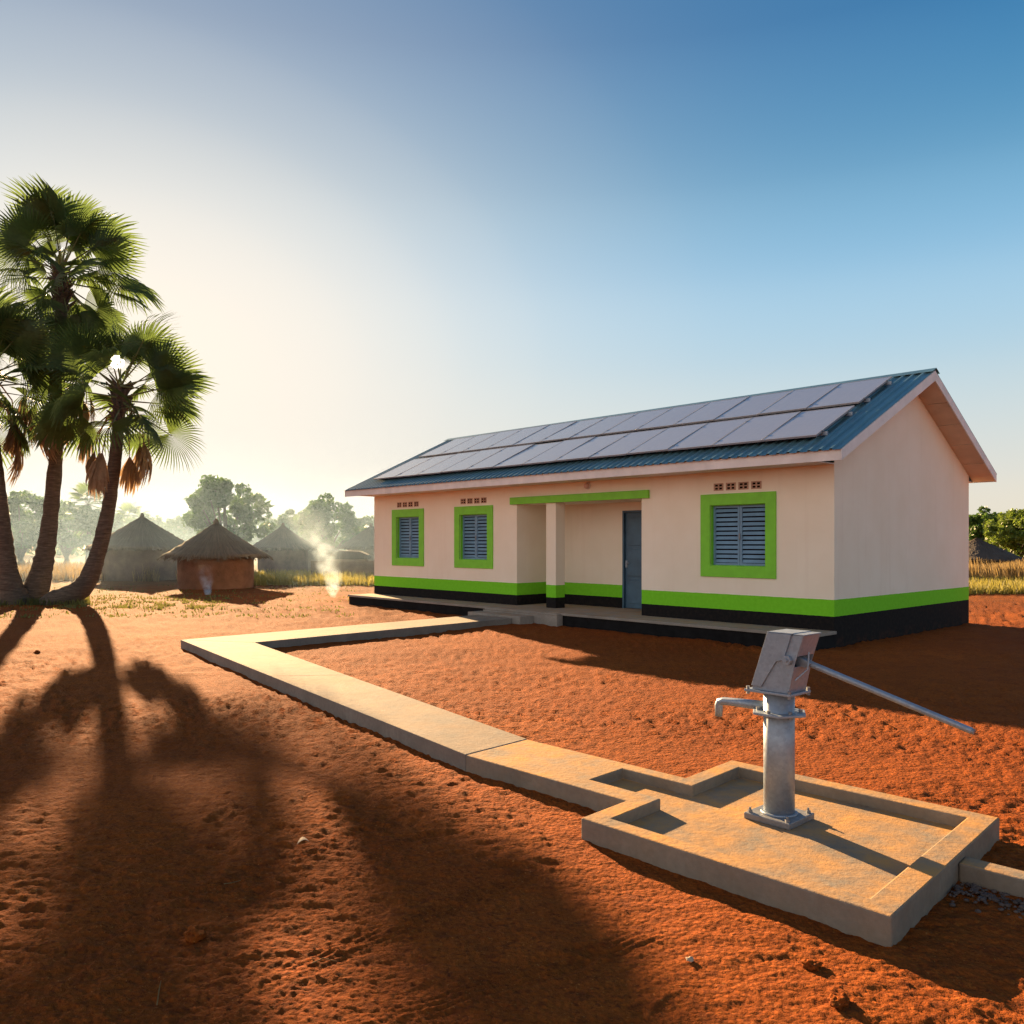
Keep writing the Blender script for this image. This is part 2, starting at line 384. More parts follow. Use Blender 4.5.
# ------------------------------------------------------------------ ground: one sheet, polar about the yard, to the horizon
def build_ground():
    fine = np.linspace(R(-37), R(37), 640); side = np.linspace(R(37), R(323), 64)[1:-1]
    ang = np.concatenate([fine, side])
    # radii follow the picture: even steps just in front, growing towards the horizon
    q = np.linspace(0, 1, 470)
    rad = 1/((1/2.6)*(1-q)+(1/90.)*q)
    rad = np.concatenate([[.4, 1.0, 1.7, 2.2], rad, np.geomspace(94, 1500, 40)])
    A, Q = np.meshgrid(ang, rad, indexing='ij')
    X = Q*np.sin(A); Y = Q*np.cos(A)
    w = lambda s, e=1.: gnoise(X*s+17.3*s, Y*s*e+5.1)
    near = np.clip(1-(Q-30)/50, 0, 1)
    Z = .030*w(.55)+.016*w(1.7)
    rough = np.clip(.55+.9*w(.35), .25, 1.2)
    clod = np.abs(w(5.5, 1.4)); nr = np.clip(.35+.65*(Q-3.5)/4, .35, 1)
    Z += -.030*clod*rough*nr
    n2_ = np.clip(.22+.78*(Q-3.5)/4, .22, 1)
    Z += .044*w(7, 2.0)*rough*n2_+.026*w(13, 2.0)*rough*n2_+(.010)*w(26, 2.0)*rough+.006*w(55, 1.7)*(1-.6*n2_)+.014*w(2.6, 2.4)*(1-n2_)
    Z += (.055*w(1.1, 3.2)+.040*w(2.6, 2.6)+.034*w(5, 2.2))*np.clip((Q-9)/10, 0, 1)*np.clip(.6+1.2*w(.15), .15, 1.3)   # old hoe furrows and wheel ruts farther off
    # rounded clods sitting on the surface
    c = w(13, 1.2)*.8+w(27)*.5; Z += .040*np.clip(c-.18, 0, .5)*rough*n2_**2
    fade = np.exp(-(Q/60)**2); Z *= fade
    # scuffs and footprints in the open soil before the apron
    r2 = np.random.default_rng(21)
    for _ in range(26):
        fx, fy = r2.uniform(-2.4, 1.6), r2.uniform(2.9, 7.5); a = r2.uniform(-.9, .9)+.5
        if (fx > .25 and fy > 4.2): continue
        dx = (X-fx)*math.cos(a)+(Y-fy)*math.sin(a); dy = -(X-fx)*math.sin(a)+(Y-fy)*math.cos(a)
        L, Wd = r2.uniform(.11, .15), r2.uniform(.045, .06)
        e = (dx/L)**2+(dy/Wd)**2; dep = r2.uniform(.006, .014)
        Z += -dep*np.exp(-e**1.5)+dep*.55*np.exp(-((np.sqrt(e)-1.35)/.28)**2)
    for x0, y0, a, ln in ((-.35, 4.35, .75, .9), (.15, 3.75, .55, .7), (-1.2, 5.2, .9, 1.1)):
        dx = (X-x0)*math.cos(a)+(Y-y0)*math.sin(a); dy = -(X-x0)*math.sin(a)+(Y-y0)*math.cos(a)
        m = np.exp(-(dx/ln)**4)*np.exp(-(dy/.10)**4); Z += m*.005*np.sin(dy*150+np.sin(dx*20))
    # keep it below the built pieces
    def under(org, x0, x1, y0, y1, top):
        rx = (X-org.x)*AX.x+(Y-org.y)*AX.y; ry = (X-org.x)*AY.x+(Y-org.y)*AY.y
        ins = (rx > x0) & (rx < x1) & (ry > y0) & (ry < y1); Z[ins] = np.minimum(Z[ins], top)
    under(SO, .15, 1.8, .15, 1.8, -.01); under(BO, -14.9, -.02, -.7, 6.6, -.02)
    n, m = A.shape
    V = np.stack([X, Y, Z], -1).reshape(-1, 3)
    i = np.arange(n)[:, None]; j = np.arange(m-1)[None, :]
    i2 = (i+1) % n
    F = np.stack([i*m+j, i2*m+j, i2*m+j+1, i*m+j+1], -1).reshape(-1, 4)[:, ::-1]
    V = np.vstack([V, [[0, 0, 0]]]); c = len(V)-1
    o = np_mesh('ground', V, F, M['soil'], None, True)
    bm = bmesh.new(); bm.from_mesh(o.data); bm.verts.ensure_lookup_table()
    for k in range(n):
        f = bm.faces.new((bm.verts[c], bm.verts[((k+1) % n)*m], bm.verts[k*m])); f.smooth = True
    bmesh.ops.recalc_face_normals(bm, faces=bm.faces)
    if sum(f.normal.z for f in list(bm.faces)[:500]) < 0: bmesh.ops.reverse_faces(bm, faces=bm.faces)
    bm.to_mesh(o.data); bm.free()
    return tag(o, kind='structure')
build_ground()

# ------------------------------------------------------------------ concrete path (bent strip from the pump apron to the building's step)
def heightfield(mb, ab, bb, h, T, z0=-.06):
    for i in range(len(ab)-1):
        for j in range(len(bb)-1):
            if h[i][j] is None: continue
            a0, a1, b0, b1, z = ab[i], ab[i+1], bb[j], bb[j+1], h[i][j]
            mb.add([T(a0,b0,z),T(a1,b0,z),T(a1,b1,z),T(a0,b1,z)], [(0,1,2,3)])
            for (di, dj, p, q) in ((-1,0,(a0,b1),(a0,b0)), (1,0,(a1,b0),(a1,b1)), (0,-1,(a0,b0),(a1,b0)), (0,1,(a1,b1),(a0,b1))):
                I, J = i+di, j+dj
                nz = h[I][J] if 0 <= I < len(ab)-1 and 0 <= J < len(bb)-1 and h[I][J] is not None else z0
                if nz < z: mb.add([T(*p,z),T(*p,nz),T(*q,nz),T(*q,z)], [(0,1,2,3)])

def weld(o, d=1e-4):
    bm = bmesh.new(); bm.from_mesh(o.data); bmesh.ops.remove_doubles(bm, verts=bm.verts, dist=d)
    bmesh.ops.recalc_face_normals(bm, faces=bm.faces); bm.to_mesh(o.data); bm.free()

mb = MB()
O1 = (-5.95, 15.05); I1 = (-4.50, 14.66)
J2, I2 = xy(s2w(-1.683, .49)), xy(s2w(-1.683, 1.25))
FO, FI = xy(b2w(-8.25, -1.455)), xy(b2w(-7.02, -1.455))
def lerp(a, b, t): return (a[0]+(b[0]-a[0])*t, a[1]+(b[1]-a[1])*t)
# cast in bays, a hair's gap between bays
def bays(Aa, Ab, Ba, Bb, n, gap=.003):
    L = math.dist(Aa, Ab); e = gap/L
    for k in range(n):
        t0, t1 = k/n+(e if k else 0), (k+1)/n
        mb.prism([lerp(Aa,Ab,t0), lerp(Aa,Ab,t1), lerp(Ba,Bb,t1), lerp(Ba,Bb,t0)], -.06, .144)
bays(J2, O1, I2, I1, 2)
bays(lerp(O1,FO,.0012), FO, lerp(I1,FI,.0012), FI, 1)
po = mb.build('path', M['path'], None, bevel=.007, seg=2)
tag(po, kind='structure')
# ------------------------------------------------------------------ pump apron
apron = empty('pump_apron', SO, SRZ)
tag(apron, 'square concrete pump apron with a raised rim under the hand pump', 'concrete apron')
I3 = lambda a, b, z: (a+b*SHX, b*SHY, z)
N_ = None; T_ = .140
mb = MB(); heightfield(mb, [-1.6825, -.49, 0, .15, 1.795, 1.95], [0, .135, .49, .70, 1.11, 1.25, 1.80, 1.95],
    [[N_, N_, T_, T_, T_, N_, N_], [N_, N_, T_, .062, T_, N_, N_], [T_, T_, T_, N_, T_, T_, T_], [T_]+[N_]*5+[T_], [T_]*7], I3)
rim = mb.build('rim', M['slab'], apron); weld(rim)
m = rim.modifiers.new('bevel', 'BEVEL'); m.width = .010; m.segments = 2; m.limit_method = 'ANGLE'; m.angle_limit = R(40)
mb = MB()
for (a0, a1, b0, b1, z) in ((.152, 1.793, .137, 1.798, .062), (-.001, .150, .702, 1.108, .0615)):
    mb.prism([I3(a, b, 0)[:2] for a, b in ((a0,b0),(a1,b0),(a1,b1),(a0,b1))], -.05, z)
mb.build('floor', M['slab'], apron)
curb = MB().prism([I3(a, b, 0)[:2] for a, b in ((1.953,1.05),(4.6,1.05),(4.6,1.19),(1.953,1.19))], -.05, .102).build('drain_curb', M['slab'], None, bevel=.01)
curb.location = SO; curb.rotation_euler = (0, 0, SRZ)
tag(curb, 'low concrete drain curb running off from the right side of the pump apron', 'curb')

# ------------------------------------------------------------------ hand pump
PB = Vector((1.774, 5.566, .062))
pump = empty('hand_pump', PB, RZ)
tag(pump, 'grey galvanised hand pump with long lever and side spout on the concrete apron', 'water pump')
S = M['steel']
mb = MB(); mb.prism([(-.165,-.165),(.165,-.165),(.165,.165),(-.165,.165)], 0, .042)
bp = mb.build('base_plate', M['darksteel'], pump, bevel=.006)
for sx in (-1, 1):
    for sy in (-1, 1):
        b = MB(); b.tube([(sx*.135, sy*.135, .04), (sx*.135, sy*.135, .058)], .016, 6); b.tube([(sx*.135, sy*.135, .055), (sx*.135, sy*.135, .075)], .008, 8)
        b.build('bolt', M['darksteel'], bp)
mb = MB(); mb.tube([(0,0,.04),(0,0,.055)], .118, 32); mb.tube([(0,0,.05),(0,0,.86)], .100, 32)
mb.build('column', S, pump, smooth=False)
col_o = children_of(pump)[-1]
for p in col_o.data.polygons: p.use_smooth = abs(p.normal.z) < .5
def hexplate(z0, z1, r, rot=0):
    return MB().prism([(r*math.cos(rot+k*math.pi/3), r*math.sin(rot+k*math.pi/3)) for k in range(6)], z0, z1)
fl = hexplate(.700, .716, .19).build('flange', S, pump, bevel=.003)
for k in range(6):
    a = k*math.pi/3+math.pi/6; c, s_ = .135*math.cos(a), .135*math.sin(a)
    MB().tube([(c,s_,.685),(c,s_,.735)], .013, 6).build('bolt', M['darksteel'], fl)
mb = MB().prism([(-.180,-.135),(.155,-.135),(.155,.135),(-.180,.135)], .842, .858)
fu = mb.build('flange', S, pump, bevel=.003)
for sx, sy in ((-.158,-.122),(.142,-.122),(.142,.122),(-.158,.122)):
    MB().tube([(sx,sy,.826),(sx,sy,.878)], .012, 6).build('bolt', M['darksteel'], fu)
# head: leaning sheet-steel housing, open towards the handle
zb, zt = .859, 1.240
def hx(x, z): return x+(z-zb)/(zt-zb)*.125
mb = MB()
t = .006
for sy in (-1, 1):
    y0, y1 = sorted((sy*.112, sy*(.112-t)))
    mb.extr([(-.135,zb),(.130,zb),(hx(.108,1.06),1.06),(hx(.108,zt),zt),(hx(-.135,zt),zt)], 'y', y0, y1)
mb.extr([(-.135,zb),(-.129,zb),(hx(-.129,zt),zt),(hx(-.135,zt),zt)], 'y', -.1055, .1055)
mb.extr([(hx(.102,1.105),1.105),(hx(.108,1.105),1.105),(hx(.108,zt),zt),(hx(.102,zt),zt)], 'y', -.1055, .1055)
mb.extr([(.124,zb),(.130,zb),(hx(.112,1.035),1.035),(hx(.106,1.035),1.035)], 'y', -.1055, .1055)
head = mb.build('pump_head', S, pump, bevel=.002)
# inspection cover on the spout side, folded over the top
mb = MB()
mb.extr([(hx(-.142,.885),.885),(hx(-.05,.885)-.02,.885),(hx(-.02,1.06),1.06),(hx(.03,1.075),1.075),(hx(.03,zt),zt+.004),(hx(-.142,zt),zt+.004)], 'y', -.1245, -.1125)
mb.extr([(hx(-.142,.885),.885),(hx(-.136,.885),.885),(hx(-.136,zt),zt+.004),(hx(-.142,zt),zt+.004)], 'y', -.1125, .1185)
mb.build('cover_plate', S, head, bevel=.0015)
MB().box(hx(-.142,zt), hx(.036,zt), -.120, .120, zt+.005, zt+.012).build('top_lid', S, head, bevel=.002)
MB().box(hx(.04,zt), hx(.114,zt), -.116, .116, zt+.001, zt+.008).build('top_lid', S, head, bevel=.002)
px_, pz_ = .128, 1.080
mb = MB(); mb.tube([(px_,-.155,pz_),(px_,.142,pz_)], .013, 12); mb.tube([(px_,-.142,pz_),(px_,-.1135,pz_)], .033, 6); mb.tube([(px_,.1135,pz_),(px_,.126,pz_)], .027, 6)
mb.build('pivot_bolt', S, head)
mb = MB(); mb.tube([(hx(.108,1.06)-.004,-.1,.95),(hx(.108,1.06)+.05,-.04,1.02),(hx(.108,1.06)+.048,-.02,1.13)], .006, 6)
mb.build('stay_rod', S, head)
mb = MB(); h0 = Vector((.10,0,1.086)); h1 = Vector((1.185,0,.778))
mb.tube([h0, h0.lerp(h1,.5), h1], [.021,.0195,.019], 14)
mb.extr([(.06,1.05),(.20,1.025),(.24,1.06),(.10,1.115)], 'y', -.028, .028)
mb.build('handle', S, pump, bevel=.0015, smooth=False)
hd = children_of(pump)[-1]
for p in hd.data.polygons: p.use_smooth = len(p.vertices) == 4 and p.area > .0005
MB().tube([h1, h1+(h1-h0).normalized()*.012], .0165, 14).build('end_cap', M['darksteel'], hd)
mb = MB(); mb.tube([(-.085,0,.735),(-.30,0,.728),(-.425,0,.722),(-.458,0,.712),(-.466,0,.690),(-.466,0,.612)], [.034,.030,.028,.028,.028,.026], 16, cap=True)
mb.build('spout', S, pump, smooth=True)

# ------------------------------------------------------------------ the building
bl = empty('building', BO, RZ)
tag(bl, 'long single storey cream building with lime green and black bands and solar roof', 'building')
XL = -14.92; YB = 6.67; ZT = 3.34; TF = .29
RSF = (5.4-3.5)/4.085
YR = 3.335; YE0 = -.75; YE1 = 6.97; ZE = 3.50; ZR = 5.40
RSB = (ZR-ZE)/(YE1-YR)
GL, GR = XL-.5, .5
def zr(y): return ZE+RSF*(y-YE0) if y <= YR else ZE+RSB*(YE1-y)
WIN = [(-13.135, .57), (-10.12, .575), (-2.0, .625)]
OX0, OX1 = -8.41, -4.40; RD = 1.25; RCZ = 2.86
WZ0, WZ1 = 1.42, 2.645

def sheet_wall(mb, u0, u1, z0, z1, holes, P, depth):
    """wall face with rectangular holes and their reveals; P(u, z, d) gives the point d behind the face"""
    us = sorted({u0, u1, *[h[0] for h in holes], *[h[1] for h in holes]}); zs = sorted({z0, z1, *[h[2] for h in holes], *[h[3] for h in holes]})
    for i in range(len(us)-1):
        for j in range(len(zs)-1):
            cu, cz = (us[i]+us[i+1])/2, (zs[j]+zs[j+1])/2
            if any(h[0] < cu < h[1] and h[2] < cz < h[3] for h in holes): continue
            mb.add([P(us[i],zs[j],0),P(us[i+1],zs[j],0),P(us[i+1],zs[j+1],0),P(us[i],zs[j+1],0)], [(0,1,2,3)])
    for (a, b, c, d) in holes:
        for (p, q) in (((a,c),(b,c)),((b,c),(b,d)),((b,d),(a,d)),((a,d),(a,c))):
            mb.add([P(*p,0),P(*q,0),P(*q,depth),P(*p,depth)], [(0,1,2,3)])
PF = lambda u, z, d: (u, d, z)
mb = MB()
holes = [(c-WH, c+WH, WZ0, WZ1) for c, WH in WIN]
sheet_wall(mb, XL, OX0, -.1, ZT, holes[:2], PF, .16)
sheet_wall(mb, OX1, 0, -.1, ZT, holes[2:], PF, .16)
sheet_wall(mb, OX0, OX1, RCZ, ZT, [], PF, 0)
mb.add([(OX0,0,TF-.1),(OX0,RD,TF-.1),(OX0,RD,RCZ),(OX0,0,RCZ)], [(0,1,2,3)])
mb.add([(OX1,0,TF-.1),(OX1,0,RCZ),(OX1,RD,RCZ),(OX1,RD,TF-.1)], [(0,1,2,3)])
mb.add([(OX0,0,RCZ),(OX1,0,RCZ),(OX1,RD,RCZ),(OX0,RD,RCZ)], [(0,1,2,3)])
DX0, DX1, DZ1 = -5.98, -5.02, 2.66
sheet_wall(mb, OX0, OX1, TF-.1, RCZ, [(DX0, DX1, TF-.1, DZ1)], lambda u, z, d: (u, RD+d, z), .14)
# gable ends and back
def gable(x):
    return [(x,0,-.1),(x,YB,-.1),(x,YB,zr(YB)-.05),(x,YR,ZR-.06),(x,0,zr(0)-.05)]
mb.add(gable(0), [(0,1,2,3,4)]); mb.add(gable(XL), [(4,3,2,1,0)])
mb.add([(XL,YB,-.1),(0,YB,-.1),(0,YB,ZT+.3),(XL,YB,ZT+.3)], [(3,2,1,0)])
mb.build('wall', M['wall'], bl, fix=False)

# windows
def louvre_leaf(x0, x1, z0, z1, parent):
    mb = MB(); y0, y1 = .085, .125; w = .045
    mb.box(x0, x0+w, y0, y1, z0, z1); mb.box(x1-w, x1, y0, y1, z0, z1)
    mb.box(x0+w, x1-w, y0, y1, z0, z0+w); mb.box(x0+w, x1-w, y0, y1, z1-w, z1)
    n = 12; p = (z1-z0-2*w)/n
    for k in range(n):
        zc = z0+w+p*(k+.5)
        mb.extr([(.090,zc-p*.40),(.096,zc-p*.42),(.120,zc+p*.26),(.114,zc+p*.30)], 'x', x0+w-.003, x1-w+.003)
    mb.build('shutter', M['shutter'], parent, bevel=.002, seg=1)
WINS = []
for c, WH in WIN:
    fr = MB(); a, b = c-WH, c+WH; A, B = c-WH-.225, c+WH+.225; Z0, Z1 = WZ0-.225, WZ1+.225
    for (p, q, r, s_) in ((A,a,Z0,Z1),(b,B,Z0,Z1),(a,b,Z0,WZ0),(a,b,WZ1,Z1)): fr.box(p, q, -.030, .004, r, s_)
    # reveal lining
    for (p, q, r, s_) in ((a+.001,a+.012,WZ0,WZ1),(b-.012,b-.001,WZ0,WZ1),(a+.012,b-.012,WZ0+.001,WZ0+.012),(a+.012,b-.012,WZ1-.012,WZ1-.001)): fr.box(p, q, .005, .158, r, s_)
    w = fr.build('window', M['green'], bl, bevel=.004, seg=2)
    louvre_leaf(a+.013, c-.004, WZ0+.013, WZ1-.013, w); louvre_leaf(c+.004, b-.013, WZ0+.013, WZ1-.013, w)
    MB().box(c-.015, c+.015, .070, .0845, 1.95, 2.07).build('latch', M['darksteel'], w)
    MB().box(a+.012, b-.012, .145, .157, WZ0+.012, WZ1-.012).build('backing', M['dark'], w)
    WINS.append(w)
    for k in range(4):
        vx = c-.545+k*.285; v = MB()
        vz0, vz1 = 2.935, 3.085; vw = .225
        for bx in (0, .098, vw-.03): v.box(vx+bx, vx+bx+.03, -.008, .03, vz0, vz1)
        for i in range(2):
            x0_ = vx+.03 if i == 0 else vx+.128; x1_ = vx+.098 if i == 0 else vx+vw-.03
            for zz_ in (vz0, (vz0+vz1)/2-.012, vz1-.024): v.box(x0_, x1_, -.006, .03, zz_, zz_+.024)
        vo = v.build('vent_block', M['vent'], bl)
        MB().box(vx+.005, vx+vw-.005, -.002, -.0005, vz0+.005, vz1-.005).build('vent_hole', M['dark'], vo)
# beam, pillar, door, lamp
MB().box(-8.62, -4.18, -.060, .004, 2.856, 3.035).build('beam', M['green'], bl, bevel=.006)
MB().box(-7.37, -7.04, .012, .33, TF, RCZ-.004).build('pillar', M['wall'], bl, bevel=.006)
MB().extr([(DX0+.001,TF+.002),(DX0+.05,TF+.002),(DX0+.05,DZ1-.05),(DX1-.05,DZ1-.05),(DX1-.05,TF+.002),(DX1-.001,TF+.002),(DX1-.001,DZ1-.001),(DX0+.001,DZ1-.001)], 'y', RD-.012, RD+.10).build('door_frame', M['door'], bl, bevel=.003)
dr = MB().box(DX0+.052, DX1-.052, RD+.045, RD+.085, TF+.012, DZ1-.052)
for (z0, z1) in ((.42, .98), (1.08, 1.72), (1.82, 2.48)):
    dr.extr([(DX0+.15,z0),(DX1-.15,z0),(DX1-.15,z1),(DX0+.15,z1)], 'y', RD+.018, RD+.0445)
do = dr.build('door', M['door'], bl, bevel=.005)
mb = MB(); mb.box(DX0+.07, DX0+.13, RD+.022, RD+.044, 1.28, 1.45); mb.tube([(DX0+.10,RD+.03,1.39),(DX0+.10,RD-.015,1.39),(DX0+.22,RD-.015,1.39)], .011, 8)
mb.build('handle', M['steel'], do)
mb = MB(); mb.tube([(-5.98,-.002,3.21),(-5.98,-.035,3.21)], .085, 18); mb.build('wall_lamp', M['fascia'], bl, bevel=.004)
wl = children_of(bl)[-1]
mb = MB(); mb.tube([(-5.98,-.036,3.21),(-5.98,-.085,3.205),(-5.98,-.11,3.20)], [.072,.060,.03], 18); mb.build('lamp_shade', M['lamp'], wl, smooth=True)
# terrace
mb = MB(); mb.box(XL-.14, .05, -.87, -.003, TF-.055, TF); mb.box(OX0+.003, OX1-.003, -.003, RD+.13, TF-.055, TF)
mb.build('terrace', M['concrete'], bl, bevel=.006)
tr = children_of(bl)[-1]
mb = MB(); mb.box(XL-.11, -8.555, -.84, -.006, -.1, TF-.057); mb.box(-5.995, .03, -.84, -.006, -.1, TF-.057)
mb.build('kerb', M['black'], tr, bevel=.006)
MB().prism([(-8.55,-1.02),(-6.0,-1.02),(-6.0,-.006),(-8.55,-.006)], -.1, TF-.058).build('landing', M['concrete'], bl, bevel=.008)
MB().prism([(-8.50,-1.00),(-6.02,-1.00),(-6.02,-.875),(-8.50,-.875)], TF-.056, TF-.004).build('landing', M['concrete'], bl, bevel=.008)
MB().prism([(-8.62,-1.45),(-6.75,-1.45),(-6.75,-1.023),(-8.62,-1.023)], -.1, .195).build('step', M['concrete'], bl, bevel=.010)

# roof: ribbed sheets, two slopes
def roof_slope(name, y0, y1, z0, z1):
    pitch = .20; prof = [(0,0),(.115,0),(.135,.030),(.175,.030),(.195,0)]
    xs = []
    x = GL
    while x < GR:
        for dx, dz in prof:
            if x+dx <= GR: xs.append((x+dx, dz))
        x += pitch
    nrm = Vector((0, -(z1-z0), y1-y0)).normalized() if y1 > y0 else Vector((0, z1-z0, y0-y1)).normalized()
    vs, fs = [], []
    ts = (0, .5, 1)
    for tt in ts:
        for (x, dz) in xs:
            p = Vector((x, y0+(y1-y0)*tt, z0+(z1-z0)*tt))+nrm*dz; vs.append(tuple(p))
    n = len(xs)
    for a in range(len(ts)-1):
        for i in range(n-1): fs.append((a*n+i, a*n+i+1, (a+1)*n+i+1, (a+1)*n+i))
    mb = MB(); mb.add(vs, fs); o = mb.build(name, M['roof'], bl, fix=False)
    m = o.modifiers.new('solid', 'SOLIDIFY'); m.thickness = .003; m.offset = -1
    return o
rf = roof_slope('roof', YE0-.05, YR+.012, ZE-.023+.004, ZR+.006+.004)
rb = roof_slope('roof', YE1+.05, YR-.012, ZE-.026+.004, ZR+.006+.004)
mb = MB(); zc = ZR+.045
mb.extr([(YR-.20,ZR+.045-.20*RSF),(YR,zc),(YR+.18,ZR+.045-.18*RSB),(YR+.18,ZR+.039-.18*RSB),(YR,zc-.006),(YR-.20,ZR+.039-.20*RSF)], 'x', GL-.02, GR+.02)
mb.build('ridge_cap', M['roof'], rf)
# fascia and barge boards, soffits
for yy, s_ in ((YE0, 1), (YE1, -1)):
    MB().box(GL+.028, GR-.028, min(yy, yy+s_*.024), max(yy, yy+s_*.024), ZE-.20, ZE-.008).build('fascia_board', M['fascia'], bl, bevel=.003)
for xx, s_ in ((GR, -1), (GL, 1)):
    x0, x1 = min(xx, xx+s_*.026), max(xx, xx+s_*.026)
    e = .012
    MB().extr([(YE0-.002,ZE-.205),(YE0-.002,ZE-e),(YR,ZR-e),(YR,ZR-.215)], 'x', x0, x1).build('barge_board', M['fascia'], bl, bevel=.003)
    MB().extr([(YE1+.002,ZE-.205),(YE1+.002,ZE-e),(YR+.001,ZR-e),(YR+.001,ZR-.215)], 'x', x0, x1).build('barge_board', M['fascia'], bl, bevel=.003)
    # rake soffit of boards
    a, b = (GR-.028, .003) if s_ < 0 else (GL+.028, XL-.003)
    for (yA, zA, yB_, zB) in ((YE0+.03, ZE-.19, YR, ZR-.20), (YE1-.03, ZE-.19, YR, ZR-.20)):
        n = 5
        for k in range(n):
            t0, t1 = k/n+.003, (k+1)/n-.003
            P0 = (yA+(yB_-yA)*t0, zA+(zB-zA)*t0); P1 = (yA+(yB_-yA)*t1, zA+(zB-zA)*t1)
            MB().extr([P0, P1, (P1[0], P1[1]+.012), (P0[0], P0[1]+.012)], 'x', min(a,b), max(a,b)).build('soffit_board', M['soffit'], bl)
MB().box(XL, -.002, YE0+.026, -.004, ZT-.028, ZT-.014).build('soffit', M['fascia'], bl)
MB().box(XL, -.002, YB+.004, YE1-.026, ZT-.028, ZT-.014).build('soffit', M['fascia'], bl)
# mounting rails for the panels (part of the roof)
for yy in (-.10, .88, 1.62, 2.60):
    MB().box(-14.50, -.07, yy-.02, yy+.02, zr(yy)+.030, zr(yy)+.100).build('mounting_rail', M['steel'], rf)

# solar panels
NP = 13; PW = 1.098
ordn = ['first','second','third','fourth','fifth','sixth','seventh','eighth','ninth','tenth','eleventh','twelfth','thirteenth']
slope = math.atan(RSF)
proto = empty('solar_panel'); 
W_, L_ = PW-.009, 1.655
fm = MB(); fw = .022
for (a,b,c,d) in ((-W_/2,W_/2,0,fw),(-W_/2,W_/2,L_-fw,L_),(-W_/2,-W_/2+fw,fw,L_-fw),(W_/2-fw,W_/2,fw,L_-fw)): fm.box(a,b,c,d,-.018,.018)
pf = fm.build('frame', M['alum'], proto, bevel=.0015, seg=1)
pg = MB().box(-W_/2+fw, W_/2-fw, fw, L_-fw, -.014, .0145).build('cell_glass', M['glass'], proto)
pc_ = MB().box(W_/2-.006, W_/2+.022, .22, .28, .000, .026).build('clamp', M['steel'], proto)
pc2 = MB().box(W_/2-.006, W_/2+.022, L_-.30, L_-.24, .000, .026).build('clamp', M['steel'], proto)
first = True
for row, y0 in (('lower', -.36), ('upper', 1.335)):
    for k in range(NP):
        if first: o = proto; first = False
        else:
            o = proto.copy(); COL.objects.link(o)
            for ch in (pf, pg, pc_, pc2):
                c = ch.copy(); COL.objects.link(c); c.parent = o
        xx = -.15-PW*(k+.5); yy = y0
        o.location = b2w(xx, yy, zr(yy)+.128+random.uniform(-.004,.004)); o.rotation_mode = 'XYZ'
        o.rotation_euler = (slope+random.uniform(-.006,.006), random.uniform(-.003,.003), RZ)
        where = 'the near gable end' if k < 7 else 'the far gable end'
        q = ordn[k] if k < 7 else ordn[NP-1-k]
        tag(o, f'solar panel in the {row} roof row, {q} from {where}', 'solar panel', 'solar panels in two rows on the blue roof')

# ------------------------------------------------------------------ palms
def frond_mesh(seed, dead=False):
    rg = random.Random(seed); vs, fs = [], []
    pet = rg.uniform(1.2, 1.55) if not dead else .95
    Rb = 1.28 if not dead else 1.15
    nseg = 44 if not dead else 26
    span = R(rg.uniform(112, 128)) if not dead else R(42)
    cup = rg.uniform(.15, .35); droop = rg.uniform(.25, .5) if not dead else .12
    arch = rg.uniform(.10, .22)
    rs = (.03, .30, .55, .78, 1.0)
    for k in range(nseg):
        ph = -span+2*span*(k+.5)/nseg; dph = span/nseg
        ln = Rb*(1-.20*(abs(ph)/span)**2)*rg.uniform(.93, 1.05)
        tipd = rg.uniform(.6, 1.5)*droop; sway = rg.uniform(-.05, .05)
        base = len(vs)
        for i, r in enumerate(rs):
            wd = (1.0, 1.0, .92, .52, .03)[i]*dph
            rr = ln*r
            for sgn in (-1, 1):
                a = ph+sgn*wd+sway*max(0, r-.5)
                x = pet+rr*math.cos(a); y = rr*math.sin(a)
                z = cup*abs(math.sin(a))*rr*.7-.12*rr*rr*1.0-tipd*max(0, r-.5)**1.6*1.7*ln
                z += (.018 if sgn > 0 else -.018)*min(1, r*2.2)*(1 if r < .9 else 0)
                if dead:
                    y *= .8; z += .22*math.sin(a*3+seed)*rr*.5+rg.uniform(-.02,.02)
                z += arch*(x/(pet+ln))*.6
                vs.append((x, y, z))
        for i in range(len(rs)-1):
            b = base+2*i; fs.append((b, b+1, b+3, b+2))
    me = bpy.data.meshes.new('frond'); me.from_pydata(vs, [], fs)
    # petiole as material 1
    mb = MB(); mb.tube([(pet*1.06*q/9,0,arch*.36*(q/9)**.8) for q in range(10)], [.030-.016*q/9 for q in range(10)], 5)
    bm = bmesh.new(); bm.from_mesh(me)
    v2 = [bm.verts.new(v) for v in mb.v]
    for f in mb.f:
        ff = bm.faces.new([v2[i] for i in f]); ff.material_index = 1
    bm.to_mesh(me); bm.free()
    me.materials.append(M['frond_dead'] if dead else M['frond']); me.materials.append(M['petiole'] if not dead else M['frond_dead'])
    return me
